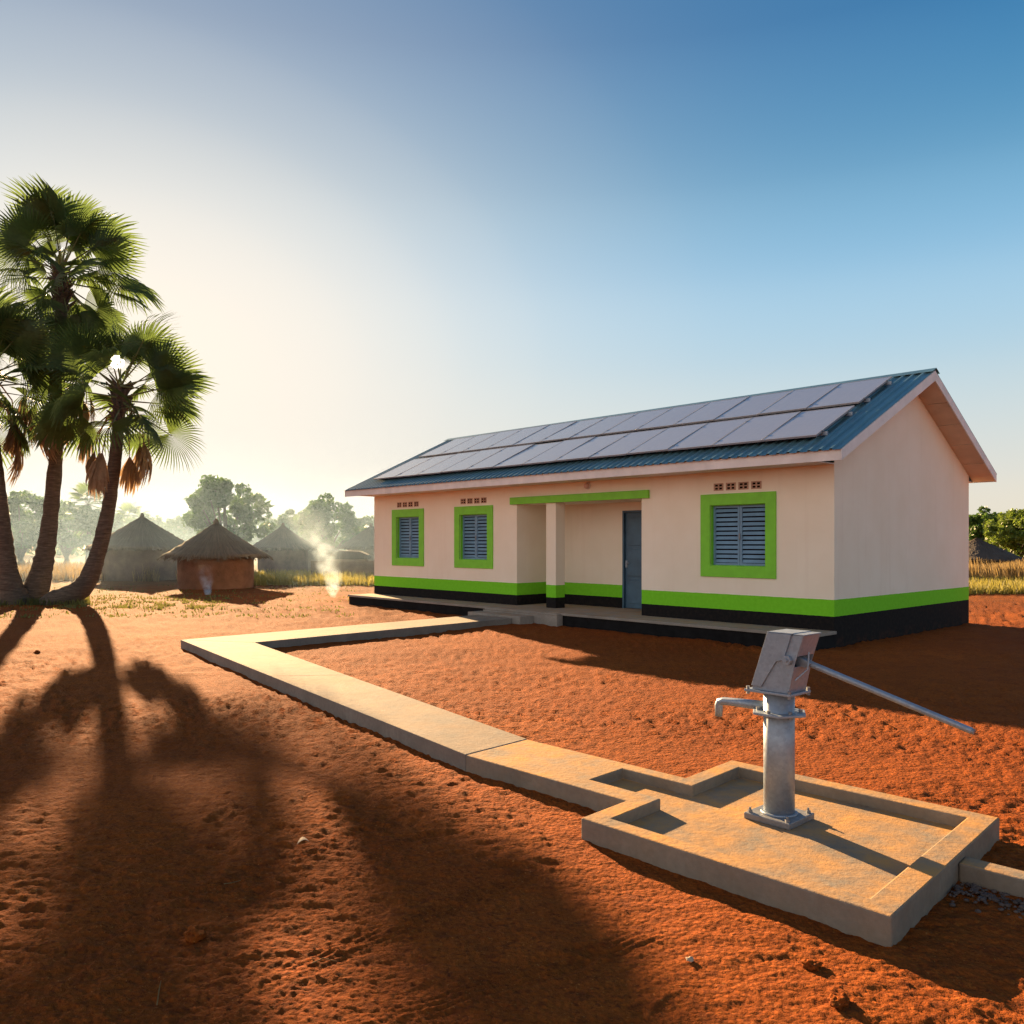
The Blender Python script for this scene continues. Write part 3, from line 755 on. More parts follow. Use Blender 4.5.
def dead_mesh(seed):
    rg = random.Random(seed); vs, fs = [], []
    n = 26; L = rg.uniform(1.0, 1.3); x0, z0 = rg.uniform(.65, 1.15), -rg.uniform(.75, 1.05)
    for k in range(n):
        a = R(-34+68*(k+.5)/n)*rg.uniform(.85, 1.1); ln = L*(1-.25*abs(a)/R(34))*rg.uniform(.85, 1.08); b = len(vs); off = rg.uniform(-.07, .07)
        for i, r in enumerate((.02, .35, .6, .82, 1)):
            wd = (.012, .035, .034, .022, .003)[i]
            spread = math.sin(a)*(1-(1-r)**2)*.95
            for sgn in (-1, 1):
                vs.append((x0+off*r+.10*math.sin(r*2.5)-.12*r*r+.03*math.cos(k*2.1)*r, ln*spread*.62+sgn*wd, z0-ln*r*math.cos(a*r)+(.014*sgn if 0 < i < 4 else 0)))
        for i in range(4):
            q = b+2*i; fs.append((q, q+1, q+3, q+2))
    mb = MB(); mb.v = vs; mb.f = fs
    mb.tube([(0,0,0),(x0*.55,0,-.04),(x0*.92,0,z0*.45),(x0,0,z0*1.02)], [.028,.022,.018,.014], 5)
    me = bpy.data.meshes.new('dead_frond'); me.from_pydata(mb.v, [], mb.f); me.materials.append(M['frond_dead']); return me
FR = [frond_mesh(s) for s in range(8)]; FD = [dead_mesh(50+s) for s in range(5)]
CAMP = Vector((0, 0, 1.9))
def px(p):
    d = p-CAMP; return 512+838*d.x/d.y, 542-838*d.z/d.y
SUNPX = (117, 362)
def hides_sun(me, mw, rad=12):
    for v in me.vertices:
        u, w = px(mw @ v.co)
        if (u-SUNPX[0])**2+(w-SUNPX[1])**2 < rad*rad: return True
    return False

def palm(path, radii, nf, label, seed, nd=9, size=1.0, low=-35, ddz=-.9, fans=()):
    rg = random.Random(seed)
    root = empty('palm_tree', path[0])
    tag(root, label, 'palm tree', 'fan palms growing from one clump on the left')
    o = Vector(path[0])
    # smooth the path
    P = [Vector(p) for p in path]; pts, rr = [], []
    N = 46
    def cr(p0,p1,p2,p3,t): return .5*((2*p1)+(-p0+p2)*t+(2*p0-5*p1+4*p2-p3)*t*t+(-p0+3*p1-3*p2+p3)*t**3)
    for i in range(N+1):
        s = i/N*(len(P)-1); k = min(int(s), len(P)-2); t = s-k
        p = cr(P[max(k-1,0)], P[k], P[k+1], P[min(k+2,len(P)-1)], t)
        pts.append(p-o); r = radii[k]*(1-t)+radii[k+1]*t
        rr.append(r*(1+.05*(i % 2))*rg.uniform(.96,1.05))
    pts[0].z -= .3
    MB().tube(pts, rr, 14, wob=.04).build('trunk', M['palm_bark'], root, smooth=True)
    top = P[-1]-o
    # leaf-base boots under the crown
    bt = MB()
    for k in range(60):
        a = k*2.399; zz = -rg.uniform(.1, 1.4); r0 = radii[-1]*1.0
        d = Vector((math.cos(a), math.sin(a), 0)); b0 = top+Vector((0,0,zz))+d*r0*.8
        bt.tube([b0, b0+d*.10+Vector((0,0,.16)), b0+d*rg.uniform(.16,.30)+Vector((0,0,rg.uniform(.2,.4)))], [.06,.045,.02], 5)
    bt.build('leaf_bases', M['palm_bark'], root)
    def put(me, az, el, sc, dz, name, roll=0):
        ob = bpy.data.objects.new(name, me); COL.objects.link(ob); ob.parent = root
        mw = Matrix.Rotation(az,4,'Z') @ Matrix.Rotation(-el,4,'Y') @ Matrix.Rotation(roll,4,'X')
        ob.matrix_local = Matrix.Translation(top+Vector((0,0,dz))) @ mw @ Matrix.Scale(sc,4)
        return ob, Matrix.Translation(o) @ ob.matrix_local
    for k in range(nf):
        f = k/(nf-1)
        for tr_ in range(14):
            az = k*2.39996+rg.uniform(-.25,.25)+tr_*.45; el = R(82-(82-low)*f**.85+rg.uniform(-8,8))
            ob, mw = put(FR[rg.randrange(8)], az, el, size*rg.uniform(.68,1.12)*(.8+.2*min(1,f*4)), -.7*f+rg.uniform(-.05,.05), 'frond', rg.uniform(-1.1,1.1))
            if hides_sun(ob.data, mw): bpy.data.objects.remove(ob); continue
            break
    for th in fans:      # big fans that happen to stand square to the yard
        me = FR[rg.randrange(8)]; ob = bpy.data.objects.new('frond', me); COL.objects.link(ob); ob.parent = root
        mw = Matrix.Rotation(R(th+rg.uniform(-4,4)),4,'Y') @ Matrix.Rotation(R(rg.uniform(-18,18)),4,'Z') @ Matrix.Rotation(R(90),4,'Z') @ Matrix.Rotation(R(-90),4,'Y')
        ob.matrix_local = Matrix.Translation(top+Vector((0,-.15,-.1))) @ mw @ Matrix.Scale(size*rg.uniform(.92,1.05),4)
        if hides_sun(me, Matrix.Translation(o) @ ob.matrix_local): bpy.data.objects.remove(ob)
    for k in range(nd):
        for tr_ in range(6):
            ob, mw = put(FD[rg.randrange(5)], k*2.39996+rg.uniform(-.4,.4)+tr_*.3, R(rg.uniform(-12,10)), size*rg.uniform(.85,1.15), ddz-rg.uniform(0,.7), 'dead_frond', rg.uniform(-.1,.1))
            if hides_sun(ob.data, mw): bpy.data.objects.remove(ob); continue
            break
    return root
def up(u, v, D): return ((u-512)/838*D, D, 1.9+(542-v)/838*D)
palm([up(16,601,25.7)[:2]+(0,), up(8,572,25.6), up(2,520,25.4), up(-6,450,25.2), up(-14,374,25.0)], [.42,.28,.215,.175,.15], 31,
     'leaning palm at the left picture edge, its crown only half in view', 5, 12, 1.05, -52, -.2, (70, 40, 5, 100))
palm([up(30,603,26.2)[:2]+(0,), up(41,573,26.3), up(50,520,26.4), up(58,420,26.4), up(62,268,26.2)], [.46,.31,.23,.185,.155], 36,
     'tallest palm with a straight trunk and the highest crown, between two leaning palms', 12, 10, 1.06, -70, -3.0, (-38, -12, 14, 62, -75, 84))
palm([up(52,602,25.7)[:2]+(0,), up(82,588,25.6), up(97,556,25.6), up(109,505,25.5), up(117,440,25.4), up(121,384,25.3)], [.40,.30,.23,.19,.17,.15], 25,
     'shorter palm with its trunk curving to the right and the low sun in its crown', 23, 7, 1.0, -42, -.6, (72, 98, 45, -55))

# ------------------------------------------------------------------ trees, by leaves
def tree(u, vb, D, w, h, label, mat, seed, n=5200, leaf=.20, group=None, clumps=34, trunk_h=.35, zb=0, cat='tree', name='tree', squash=1.0):
    """u: column of the trunk, w crown width, h height in metres"""
    rg = np.random.default_rng(seed); random.seed(seed)
    x, y = (u-512)/838*D, D
    root = empty(name, (x, y, zb)); tag(root, label, cat, group)
    cz = h*(trunk_h+(1-trunk_h)/2); rz = h*(1-trunk_h)/2; rx = w/2
    cs = []
    while len(cs) < clumps:
        p = rg.normal(size=3); p /= np.linalg.norm(p); p *= rg.uniform(.35, 1)**.5
        if p[2] < -.75: continue
        lump = rg.uniform(.8,1.12)+.22*math.sin(3*math.atan2(p[1],p[0])+seed)
        cs.append((p[0]*rx*lump*.82, p[1]*rx*lump*.82, cz+p[2]*rz*.85*(1-.2*abs(p[0])), rg.uniform(.55,1.1)))
    cs = np.array(cs); per = n//clumps; V = []
    for c in cs:
        r = c[3]*w*.115
        q = rg.normal(size=(per,3)); q /= np.linalg.norm(q,axis=1)[:,None]; q *= (rg.uniform(.25,1,size=(per,1)))**.5*r
        q[:,2] *= .72
        ctr = q+c[:3]
        a = rg.normal(size=(per,3)); a /= np.linalg.norm(a,axis=1)[:,None]
        b = np.cross(a, rg.normal(size=(per,3))); b /= np.linalg.norm(b,axis=1)[:,None]
        s = leaf*rg.uniform(.6,1.4,size=(per,1))
        V.append(np.stack([ctr-a*s, ctr+b*s*.45, ctr+a*s, ctr-b*s*.45], 1))
    V = np.concatenate(V).reshape(-1,3)
    V[:,2] = np.maximum(V[:,2], .05)
    F = np.arange(len(V)).reshape(-1,4)
    np_mesh('crown', V, F, mat, root)
    mb = MB(); tr = .035*h
    mb.tube([(0,0,-.2),(.1*rx*.3,0,h*trunk_h*.6),(0,.05,h*trunk_h*1.1),(.05,0,cz)], [tr*1.3,tr,tr*.8,tr*.4], 8, wob=.05)
    for k in range(0, clumps, 4):
        e = Vector(cs[k][:3]); s0 = Vector((0,.03,h*trunk_h*random.uniform(.7,1.3)))
        mb.tube([s0, s0.lerp(e,.5)+Vector((0,0,.06*h)), e], [tr*.45,tr*.28,tr*.08], 6)
    mb.build('trunk', M['bark'], root)
    return root
GT = 'trees beyond the village huts'
tree(225, 575, 58, 6.6, 7.2, 'large round tree standing behind the nearest thatched hut', M['leaf'], 1, 9000, .17, GT, 78, .04)
tree(325, 575, 66, 6.0, 5.8, 'broad tree behind the white smoke, left of the building', M['leaf'], 2, 7000, .18, GT, 68, .04)
tree(290, 575, 74, 4.4, 4.9, 'low tree between the two large trees behind the huts', M['leaf_olive'], 3, 4000, .18, GT, 40, .15)
tree(366, 575, 76, 4.6, 4.6, 'small tree half hidden by the far corner of the building', M['leaf_olive'], 4, 4000, .18, GT, 40, .15)
tree(20, 580, 62, 7.5, 6.4, 'wide hazy tree behind the left leaning palm', M['leaf'], 5, 7000, .18, GT, 68, .1)
tree(66, 580, 72, 6.2, 5.8, 'hazy tree between the trunks of the palms', M['leaf'], 6, 6000, .18, GT, 57, .1)
tree(112, 580, 84, 6.5, 5.4, 'hazy tree right of the curved palm trunk behind the grey hut', M['leaf_olive'], 7, 5000, .19, GT, 51, .1)
tree(150, 580, 88, 6.8, 5.0, 'pale tree between the grey hut and the large round tree', M['leaf_olive'], 8, 5000, .19, GT, 51, .1)
tree(182, 580, 96, 5.2, 5.6, 'loose pale tree close left of the large round tree', M['leaf_olive'], 9, 4000, .19, GT, 44, .15)
tree(-30, 580, 70, 8.5, 7.0, 'hazy tree at the far left picture edge', M['leaf'], 10, 5000, .2, GT, 51, .1)
tree(262, 580, 100, 7, 5.2, 'faint far tree close right of the large round tree', M['leaf_olive'], 11, 4000, .2, GT, 40, .1)
GR_ = 'trees right of the building'
tree(1018, 570, 68, 5.8, 4.9, 'bright yellow green bushy tree behind the dark thatched hut', M['leaf_bright'], 12, 8000, .16, GR_, 68, .05)
tree(985, 570, 82, 5.2, 5.6, 'dark green tree behind the right corner of the building', M['leaf'], 13, 6000, .18, GR_, 57, .1)
tree(1046, 570, 88, 7.0, 5.6, 'dark tree at the right picture edge behind the bright bushy tree', M['leaf'], 14, 5000, .2, GR_, 51, .1)
tree(958, 570, 90, 7.0, 5.2, 'tree mostly hidden behind the building on the right', M['leaf'], 15, 3500, .2, GR_, 40, .1)

def far_woods():
    rg = np.random.default_rng(9); n = 15000
    a = rg.uniform(R(-52), R(52), n); d = rg.uniform(118, 150, n)
    hmax = 3.6+1.5*gnoise(a*22, a*0+1)+1.3*gnoise(a*60, a*0+4); z = hmax*rg.uniform(0, 1, n)**.7+.1
    ctr = np.stack([d*np.sin(a), d*np.cos(a), z], 1)
    p = rg.normal(size=(n,3)); p /= np.linalg.norm(p,axis=1)[:,None]; b = np.cross(p, rg.normal(size=(n,3))); b /= np.linalg.norm(b,axis=1)[:,None]
    q = .5*rg.uniform(.6,1.4,size=(n,1))
    V = np.stack([ctr-p*q, ctr+b*q*.5, ctr+p*q, ctr-b*q*.5], 1).reshape(-1,3)
    o = np_mesh('far_woods', V, np.arange(len(V)).reshape(-1,4), M['leaf_olive']); tag(o, 'pale line of far bush along the horizon behind the village', 'woods', None, 'stuff')
far_woods()
def far_palm(u, D, h, seed, label):
    rg = random.Random(seed); root = empty('palm_tree', ((u-512)/838*D, D, 0)); tag(root, label, 'palm tree')
    MB().tube([(0,0,-.2),(.1,0,h*.5),(.05,0,h)], [.28,.2,.16], 8).build('trunk', M['palm_bark'], root)
    for k in range(20):
        ob = bpy.data.objects.new('frond', FR[k % 6]); COL.objects.link(ob); ob.parent = root
        ob.matrix_local = Matrix.Translation((.05,0,h)) @ Matrix.Rotation(k*2.4,4,'Z') @ Matrix.Rotation(-R(75-110*k/19),4,'Y') @ Matrix.Scale(.85,4)
far_palm(88, 78, 5.4, 1, 'small distant fan palm seen between the trunks of two large palms')
far_palm(130, 100, 4.6, 2, 'tiny far fan palm above the roof of the grey hut')

# ------------------------------------------------------------------ huts
def hut(u, D, rw, hw, rr, ze, za, label, mm, th, seed, knob=True, group='thatched huts of the village'):
    rg = np.random.default_rng(seed); random.seed(seed)
    root = empty('hut', ((u-512)/838*D, D, 0)); tag(root, label, 'hut', group)
    n = 40; mb = MB(); vs = []; fs = []
    zs = (-.1, hw*.33, hw*.66, ze+.35)
    for z in zs:
        for k in range(n):
            a = 2*math.pi*k/n; r = rw*(1+rg.uniform(-.012,.012))
            vs.append((r*math.cos(a), r*math.sin(a), z))
    for i in range(3):
        for k in range(n): fs.append((i*n+k, i*n+(k+1)%n, (i+1)*n+(k+1)%n, (i+1)*n+k))
    mb.add(vs, fs); mb.build('wall', mm, root, smooth=True)
    # thatch: layered uneven cone
    n, m = 110, 22; V = []
    ph = rg.uniform(0, 6, 8)
    for j in range(m):
        tt = j/(m-1)
        for k in range(n):
            a = 2*math.pi*k/n
            r = .03+(rr-.03)*tt*(1+.015*math.sin(3*a+ph[0])+.012*math.sin(7*a+ph[1])+rg.uniform(-.012,.012))
            z = za-(za-ze)*tt**.94+rg.uniform(-.025,.025)+.03*math.sin(4*a+ph[2])*tt+(.035 if j % 4 == 0 else 0)*tt
            V.append((r*math.cos(a), r*math.sin(a), z))
    for k in range(n):   # underside lip
        a = 2*math.pi*k/n; r = rr*.95; V.append((r*math.cos(a), r*math.sin(a), ze-.10+rg.uniform(-.05,.03)))
    for k in range(n):
        a = 2*math.pi*k/n; V.append((rw*.9*math.cos(a), rw*.9*math.sin(a), ze+.25))
    F = []
    for j in range(m+1):
        for k in range(n): F.append((j*n+k, (j+1)*n+k, (j+1)*n+(k+1)%n, j*n+(k+1)%n))
    b = len(V)
    for k in range(420):   # loose straws at the eave and over the slope
        a = rg.uniform(0, 6.283); tt = rg.uniform(.86, 1.0) if k < 300 else rg.uniform(.1, .9)
        r = rr*tt; z = za-(za-ze)*tt**.94+.03; ln = rg.uniform(.12,.34); da = rg.uniform(-.015,.015)
        sl = (za-ze)/rr
        p = len(V)
        w = .012
        V += [(r*math.cos(a-w), r*math.sin(a-w), z), (r*math.cos(a+w), r*math.sin(a+w), z),
              ((r+ln*.8)*math.cos(a+da+w*.4), (r+ln*.8)*math.sin(a+da+w*.4), z-ln*(sl+rg.uniform(-.1,.3))), ((r+ln*.8)*math.cos(a+da-w*.4), (r+ln*.8)*math.sin(a+da-w*.4), z-ln*(sl+.1))]
        F.append((p, p+1, p+2, p+3))
    rf_ = np_mesh('roof', V, F, th, root)
    if knob:
        mb = MB(); mb.tube([(0,0,za-.22),(0,0,za-.02),(.01,0,za+.06),(0,0,za+.15)], [.20,.12,.09,.04], 10, wob=.12)
        mb.build('top_knot', th, rf_)
    # doorway
    a = rg.uniform(-2.2, -1.2) if seed != 1 else -2.35
    d = MB(); 
    pts = []
    for k in range(5):
        aa = a-.13+.26*k/4*1.0; pts.append(((rw+.012)*math.cos(aa), (rw+.012)*math.sin(aa)))
    for k in range(4):
        (x0,y0),(x1,y1) = pts[k], pts[k+1]
        d.add([(x0,y0,0),(x1,y1,0),(x1,y1,ze-.12),(x0,y0,ze-.12),(x0*.97,y0*.97,0),(x1*.97,y1*.97,0),(x1*.97,y1*.97,ze-.12),(x0*.97,y0*.97,ze-.12)], [(0,1,2,3),(4,7,6,5),(3,2,6,7),(0,3,7,4),(1,5,6,2)])
    if seed in (9,): d.build('doorway', M['dark'], root, fix=False)
    return root
hut(216, 34.9, 1.50, 1.3, 2.12, 1.33, 2.72, 'nearest thatched hut with red brown mud wall, in front of the large round tree', M['mud'], M['thatch'], 1)
hut(142, 42.5, 1.85, 1.5, 2.55, 1.60, 3.22, 'hazy grey thatched hut just right of the curved palm trunk', M['mud_grey'], M['thatch'], 2)
hut(283, 52, 1.50, 1.3, 2.05, 1.50, 2.95, 'pale thatched hut seen through smoke, right of the nearest hut', M['mud_grey'], M['thatch'], 3)
hut(371, 56, 1.55, 1.3, 2.15, 1.55, 3.0, 'hazy hut half hidden by the far left corner of the building', M['mud_grey'], M['thatch'], 4)
hut(312, 60, 1.6, 1.3, 2.1, 1.25, 2.2, 'low faint hut behind the white smoke plume', M['mud_grey'], M['thatch'], 6)
hut(977, 50, 1.75, 1.2, 2.55, .85, 2.15, 'dark thatched hut in tall dry grass right of the building', M['mud'], M['thatch_dark'], 5, False)
# low shed with a rounded thatch roof and a yard wall beside it
shed = empty('shed', ((350-512)/838*47, 47, 0), R(6)); tag(shed, 'low dark shed with a rounded flat roof beside the corner of the building', 'shed')
mb = MB(); mb.box(-.95, .95, -.7, .7, -.1, .95); mb.build('wall', M['mud_grey'], shed, bevel=.03)
mb = MB(); mb.extr([(-1.15,.96),(1.15,.96),(1.05,1.18),(.6,1.38),(-.5,1.42),(-1.0,1.2)], 'y', -.9, .9); mb.build('roof', M['thatch_dark'], shed, bevel=.04)
yw = MB(); yw.prism([(-2.2,0),(1.9,0),(1.9,.22),(-2.2,.22)], -.1, .92); yo = yw.build('yard_wall', M['mud_grey'], None, bevel=.03)
yo.location = ((352-512)/838*43.5, 43.5, 0); yo.rotation_euler = (0,0,R(-5)); tag(yo, 'low grey mud yard wall in front of the dark shed', 'wall')

# ------------------------------------------------------------------ grass and weeds
def blades(name, spots, hmin, hmax, mat, label, w=.018, seed=1, tilt=.35, kind='stuff'):
    rg = np.random.default_rng(seed); n = len(spots); sp = np.asarray(spots, float)
    h = rg.uniform(hmin, hmax, n)*sp[:,2] if sp.shape[1] > 2 else rg.uniform(hmin, hmax, n)
    a = rg.uniform(0, 2*np.pi, n); lean = rg.uniform(.05, tilt, n); b = rg.uniform(0, 2*np.pi, n)
    wx, wy = np.cos(a)*w, np.sin(a)*w; lx, ly = np.cos(b)*lean*h, np.sin(b)*lean*h
    z = np.zeros(n)-.02
    X, Y = sp[:,0], sp[:,1]
    V = np.stack([np.stack([X-wx,Y-wy,z],1), np.stack([X+wx,Y+wy,z],1),
                  np.stack([X+wx*.7+lx*.4,Y+wy*.7+ly*.4,h*.6],1), np.stack([X-wx*.7+lx*.4,Y-wy*.7+ly*.4,h*.6],1),
                  np.stack([X+lx+wx*.1,Y+ly+wy*.1,h],1), np.stack([X+lx-wx*.1,Y+ly-wy*.1,h],1)], 1).reshape(-1,3)
    i = np.arange(n)[:,None]*6
    F = np.concatenate([i+np.array([[0,1,2,3]]), i+np.array([[3,2,4,5]])])
    o = np_mesh(name, V, F, mat); tag(o, label, 'grass', None, kind); return o
def scatter(n, u0, u1, D0, D1, seed, thr=None, fs=.5, extra=None):
    rg = np.random.default_rng(seed); out = []
    D = 1/rg.uniform(1/D1, 1/D0, n*3); u = rg.uniform(u0, u1, n*3); X = (u-512)/838*D
    k = gnoise(X*fs+3, D*fs*.7+9)
    s = .75+.5*np.clip(k+.3, 0, 1)
    ok = np.ones(len(D), bool) if thr is None else k > thr
    # nothing inside the building's footprint
    rx = (X-BO.x)*AX.x+(D-BO.y)*AX.y; ry = (X-BO.x)*AY.x+(D-BO.y)*AY.y
    ok &= ~((rx > XL-.8) & (rx < .8) & (ry > -1.6) & (ry < YB+.6))
    return np.stack([X, D, s], 1)[ok][:n]
blades('grass', scatter(8000, 240, 400, 36.5, 47, 31, -.25), .12, .48, M['grass'], 'sunlit yellow green grass between the nearest hut and the building', .02, 31)
blades('grass', scatter(12000, 930, 1110, 36, 62, 32), .25, 1.15, M['straw'], 'tall dry straw coloured grass in front of the dark hut on the right', .022, 32)
blades('grass', scatter(6000, 930, 1110, 30.5, 37, 33, -.3), .20, .5, M['grass'], 'low green grass strip along the bare soil right of the building', .018, 33)
blades('grass', scatter(7000, -60, 190, 40, 60, 34, -.1), .3, .9, M['straw'], 'dry grass behind the palms and around the grey hut', .022, 34)
blades('weeds', scatter(1500, 50, 230, 23.6, 29.5, 35, .05, 1.6), .02, .08, M['weed'], 'low green weeds on the soil in front of the palms and hut', .02, 35, .7)
blades('weeds', scatter(2200, -60, 360, 21, 37, 36, .02, 1.3), .015, .06, M['weed'], 'sparse creeping weeds and dry litter on the village ground', .02, 36, .9)
blades('weeds', scatter(2500, -20, 90, 25.2, 27.2, 37, -.2, 1.2), .05, .22, M['weed'], 'tufts of weeds round the foot of the palm clump', .02, 37, .6)

# ------------------------------------------------------------------ smoke
def smoke(name, loc, size, label, k_shift, power, r0, r1, dens, seed, cat='smoke'):
    """a rising plume in a box volume; density follows a bent axis and is broken up by noise"""
    sx, sy, h = size
    mb = MB(); mb.box(-sx, sx*.35, -sy, sy, 0, h); o = mb.build(name)
    o.location = loc; tag(o, label, cat, None, 'stuff')
    t = NT(name+'_volume'); t.t.nodes.remove(t.b)
    pv = t.n('ShaderNodeVolumePrincipled'); pv.inputs['Color'].default_value = (.66, .84, 1, 1); pv.inputs['Anisotropy'].default_value = .3
    x, y, z = t.sep(); zn = t.math('DIVIDE', z, h)
    nv = t.n('ShaderNodeTexNoise'); nv.inputs['Scale'].default_value = 1.1; nv.inputs['Detail'].default_value = 2
    mp = t.n('ShaderNodeMapping'); mp.inputs['Location'].default_value = (seed*3.1, seed, 0); t.l(t.co, mp.inputs[0]); t.l(mp.outputs[0], nv.inputs['Vector'])
    sc = t.sep(nv.outputs['Color'])
    amp = t.math('MULTIPLY', zn, 3.2*r1)
    dx = t.math('MULTIPLY', t.math('SUBTRACT', sc[0], .5), t.math('ADD', amp, .12)); dy = t.math('MULTIPLY', t.math('SUBTRACT', sc[1], .5), t.math('ADD', amp, .12))
    ax = t.math('MULTIPLY', t.math('POWER', t.math('MAXIMUM', zn, 0), power), -k_shift)
    ex = t.math('SUBTRACT', t.math('ADD', x, dx), ax); ey = t.math('ADD', y, dy)
    d = t.math('SQRT', t.math('ADD', t.math('MULTIPLY', ex, ex), t.math('MULTIPLY', ey, ey)))
    rad = t.math('ADD', t.math('MULTIPLY', t.math('POWER', t.math('MAXIMUM', zn, 0), .8), r1-r0), r0)
    f = t.math('SUBTRACT', 1, t.math('DIVIDE', d, rad), True)
    n2 = t.noise(3.2 if h > 2 else 5, 4, .6, mp.outputs[0], .6)
    br = t.ramp(n2, [(.36, 0), (.62, 1)])
    q = t.math('DIVIDE', .06, t.math('ADD', t.math('MULTIPLY', zn, zn), .06))
    edge = t.math('SUBTRACT', 1, t.math('POWER', zn, 3), True)
    den = t.math('MULTIPLY', t.math('MULTIPLY', t.math('POWER', f, .8), br), t.math('MULTIPLY', t.math('MULTIPLY', q, edge), dens))
    t.l(den, pv.inputs['Density']); t.l(pv.outputs[0], t.out.inputs['Volume'])
    o.data.materials.append(t.m)
    t.m.cycles.volume_step_rate = .5 if hasattr(t.m.cycles, 'volume_step_rate') else 1
    return o
smoke('smoke', (-6.1, 28.6, 0), (3.6, 1.2, 3.6), 'white smoke plume rising from the ground left of the building', 2.1, 2.2, .09, 1.1, 3.4, 1)
smoke('smoke', (-10.95, 30.2, 0), (1.0, .5, 1.1), 'small white puff of smoke in front of the nearest hut', .12, 1.5, .11, .34, 13.0, 2)

def drift(name, x0, x1, y0, y1, h, dens, label):
    mb = MB(); mb.box(x0, x1, y0, y1, -.2, h); o = mb.build(name); tag(o, label, 'smoke', None, 'stuff')
    t = NT(name+'_volume'); t.t.nodes.remove(t.b)
    pv = t.n('ShaderNodeVolumePrincipled'); pv.inputs['Color'].default_value = (.50, .74, 1, 1); pv.inputs['Anisotropy'].default_value = .4
    x, y, z = t.sep()
    n = t.ramp(t.noise(.16, 3, .5, t.mapv((1, 1, 2.2))), [(.34, .15), (.66, 1)])
    zf = t.math('SUBTRACT', 1, t.math('DIVIDE', z, h), True)
    cx, rx = (x0+x1)/2, (x1-x0)/2; cy, ry = (y0+y1)/2, (y1-y0)/2
    ex = t.math('SUBTRACT', 1, t.math('POWER', t.math('ABSOLUTE', t.math('DIVIDE', t.math('SUBTRACT', x, cx), rx)), 2.5), True)
    ey = t.math('SUBTRACT', 1, t.math('POWER', t.math('ABSOLUTE', t.math('DIVIDE', t.math('SUBTRACT', y, cy), ry)), 4), True)
    d = t.math('MULTIPLY', t.math('MULTIPLY', n, zf), t.math('MULTIPLY', t.math('MULTIPLY', ex, ey), dens))
    t.l(d, pv.inputs['Density']); t.l(pv.outputs[0], t.out.inputs['Volume']); o.data.materials.append(t.m)
    return o
drift('smoke', -46, -1, 28, 92, 7.5, .0135, 'thin blue white smoke drifting among the huts and trees')

# ------------------------------------------------------------------ small things on the ground
def pebble(u, D, s, label, mat, name='stone', cat='stone', flat=.6):
    bm = bmesh.new(); bmesh.ops.create_icosphere(bm, subdivisions=4, radius=1)
    r = random.Random(int(u*7+D*100)); o3 = Vector((r.random()*9, r.random()*9, r.random()*9))
    from mathutils import noise as mn
    for v in bm.verts:
        k = 1+.5*mn.noise(v.co*1.2+o3)+.3*mn.noise(v.co*2.7+o3)+.15*mn.noise(v.co*6+o3); v.co = Vector((v.co.x*s*k*1.25, v.co.y*s*k, v.co.z*s*k*flat))
    me = bpy.data.meshes.new(name); bm.to_mesh(me); bm.free()
    for p in me.polygons: p.use_smooth = True
    o = link_mesh(name, me, None, mat); o.location = ((u-512)/838*D, D, s*flat*.35); o.rotation_euler = (0,0,r.uniform(0,6)); tag(o, label, cat)
    return o
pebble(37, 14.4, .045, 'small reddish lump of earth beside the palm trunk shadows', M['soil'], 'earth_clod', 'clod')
pebble(690, 3.81, .014, 'pale pebble on the dark soil below the apron front edge', M['paleleaf'], 'stone', 'pebble')
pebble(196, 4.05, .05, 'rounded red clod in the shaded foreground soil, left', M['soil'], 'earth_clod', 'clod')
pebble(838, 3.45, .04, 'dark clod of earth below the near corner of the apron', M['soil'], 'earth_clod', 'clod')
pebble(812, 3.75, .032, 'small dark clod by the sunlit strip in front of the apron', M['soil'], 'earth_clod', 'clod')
def dry_leaf(u, D, s, rz, label):
    mb = MB(); vs, fs = [], []
    for i in range(7):
        t = i/6; w = s*.32*math.sin(math.pi*min(1,t*.96+.02))
        z = .012+.02*math.sin(t*3.1)+.006*i/6
        vs += [(s*(t-.5), -w, z+w*.35), (s*(t-.5), 0, z), (s*(t-.5), w, z+w*.45)]
    for i in range(6):
        for j in range(2): fs.append((i*3+j, i*3+j+1, (i+1)*3+j+1, (i+1)*3+j))
    mb.add(vs, fs); o = mb.build('dry_leaf', M['paleleaf'], None, smooth=True); o.location = ((u-512)/838*D, D, 0); o.rotation_euler = (0,0,rz); tag(o, label, 'leaf')
    m = o.modifiers.new('solid', 'SOLIDIFY'); m.thickness = .0015
dry_leaf(303, 5.25, .075, .4, 'pale curled dry leaf on shaded red soil, middle foreground')
dry_leaf(798, 4.35, .06, 2.2, 'pale dry leaf on the soil close to the apron front face')
def twig(u, D, pts, label):
    mb = MB(); mb.tube(pts, [.003]*(len(pts)-1)+[.0015], 5); o = mb.build('twig', M['straw'], None); o.location = ((u-512)/838*D, D, .01); tag(o, label, 'twig')
twig(157, 3.42, [(0,0,0),(.0,.02,.05),(.004,.03,.085)], 'short straw stub standing in the bottom left soil')
twig(325, 3.75, [(-.06,0,.005),(-.01,.02,.018),(.05,.01,.008)], 'bent dry twig lying on the dark foreground soil')
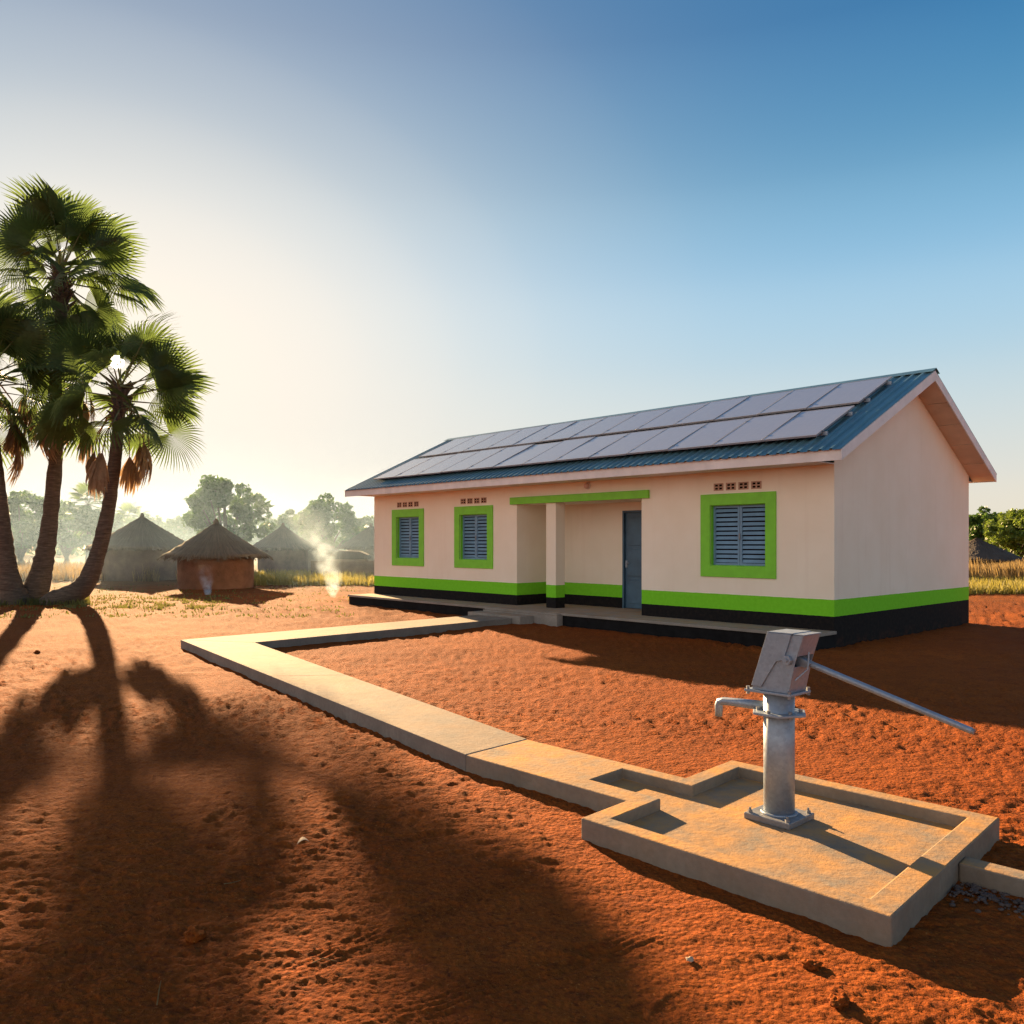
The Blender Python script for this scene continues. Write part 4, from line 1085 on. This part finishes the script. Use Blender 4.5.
twig(232, 4.6, [(-.05,.02,.006),(.0,.0,.02),(.03,.05,.012)], 'thin dry twig on shaded soil below the pale curled leaf')
# gravel beside the drain
def gravel():
    rg = np.random.default_rng(77); V, F = [], []
    bm = bmesh.new(); bmesh.ops.create_icosphere(bm, subdivisions=1, radius=1); bv = np.array([v.co[:] for v in bm.verts]); bf = np.array([[v.index for v in f.verts] for f in bm.faces]); bm.free()
    for k in range(170):
        a, b = 1.97+abs(rg.normal(0,.24)), 1.03-abs(rg.normal(0,.11))
        p = s2w(a, b); s = rg.uniform(.005,.016)
        q = bv*(1+rg.uniform(-.25,.25,size=(len(bv),1)))*s*np.array([1.2,1,.7]); th = rg.uniform(0,6.28)
        q = np.stack([q[:,0]*math.cos(th)-q[:,1]*math.sin(th), q[:,0]*math.sin(th)+q[:,1]*math.cos(th), q[:,2]],1)+np.array([p.x,p.y,s*.4])
        F.append(bf+len(V)*len(bv)); V.append(q)
    o = np_mesh('gravel', np.concatenate(V), np.concatenate(F), M['stone']); tag(o, 'grey gravel heaped along the drain curb beside the apron', 'gravel', None, 'stuff')
gravel()

# ------------------------------------------------------------------ the sun's disc, far beyond the air
bm = bmesh.new(); bmesh.ops.create_uvsphere(bm, u_segments=32, v_segments=16, radius=21)
me = bpy.data.meshes.new('sun'); bm.to_mesh(me); bm.free()
sm = bpy.data.materials.new('sun_glow'); sm.use_nodes = True; st = sm.node_tree; st.nodes.remove(st.nodes['Principled BSDF'])
em = st.nodes.new('ShaderNodeEmission'); em.inputs[1].default_value = 5.0
lw = st.nodes.new('ShaderNodeLayerWeight'); rp = st.nodes.new('ShaderNodeValToRGB'); st.links.new(lw.outputs['Facing'], rp.inputs[0])
rp.color_ramp.elements[0].color = (1, .92, .7, 1); rp.color_ramp.elements[1].color = (.42, .24, .07, 1); rp.color_ramp.elements[0].position = .35; st.links.new(rp.outputs[0], em.inputs[0])
st.links.new(em.outputs[0], st.nodes['Material Output'].inputs[0])
o = link_mesh('sun', me, None, sm); o.location = Vector(((117-512)/838, 1, (542-362)/838))*2600+CAMP; tag(o, kind='structure')
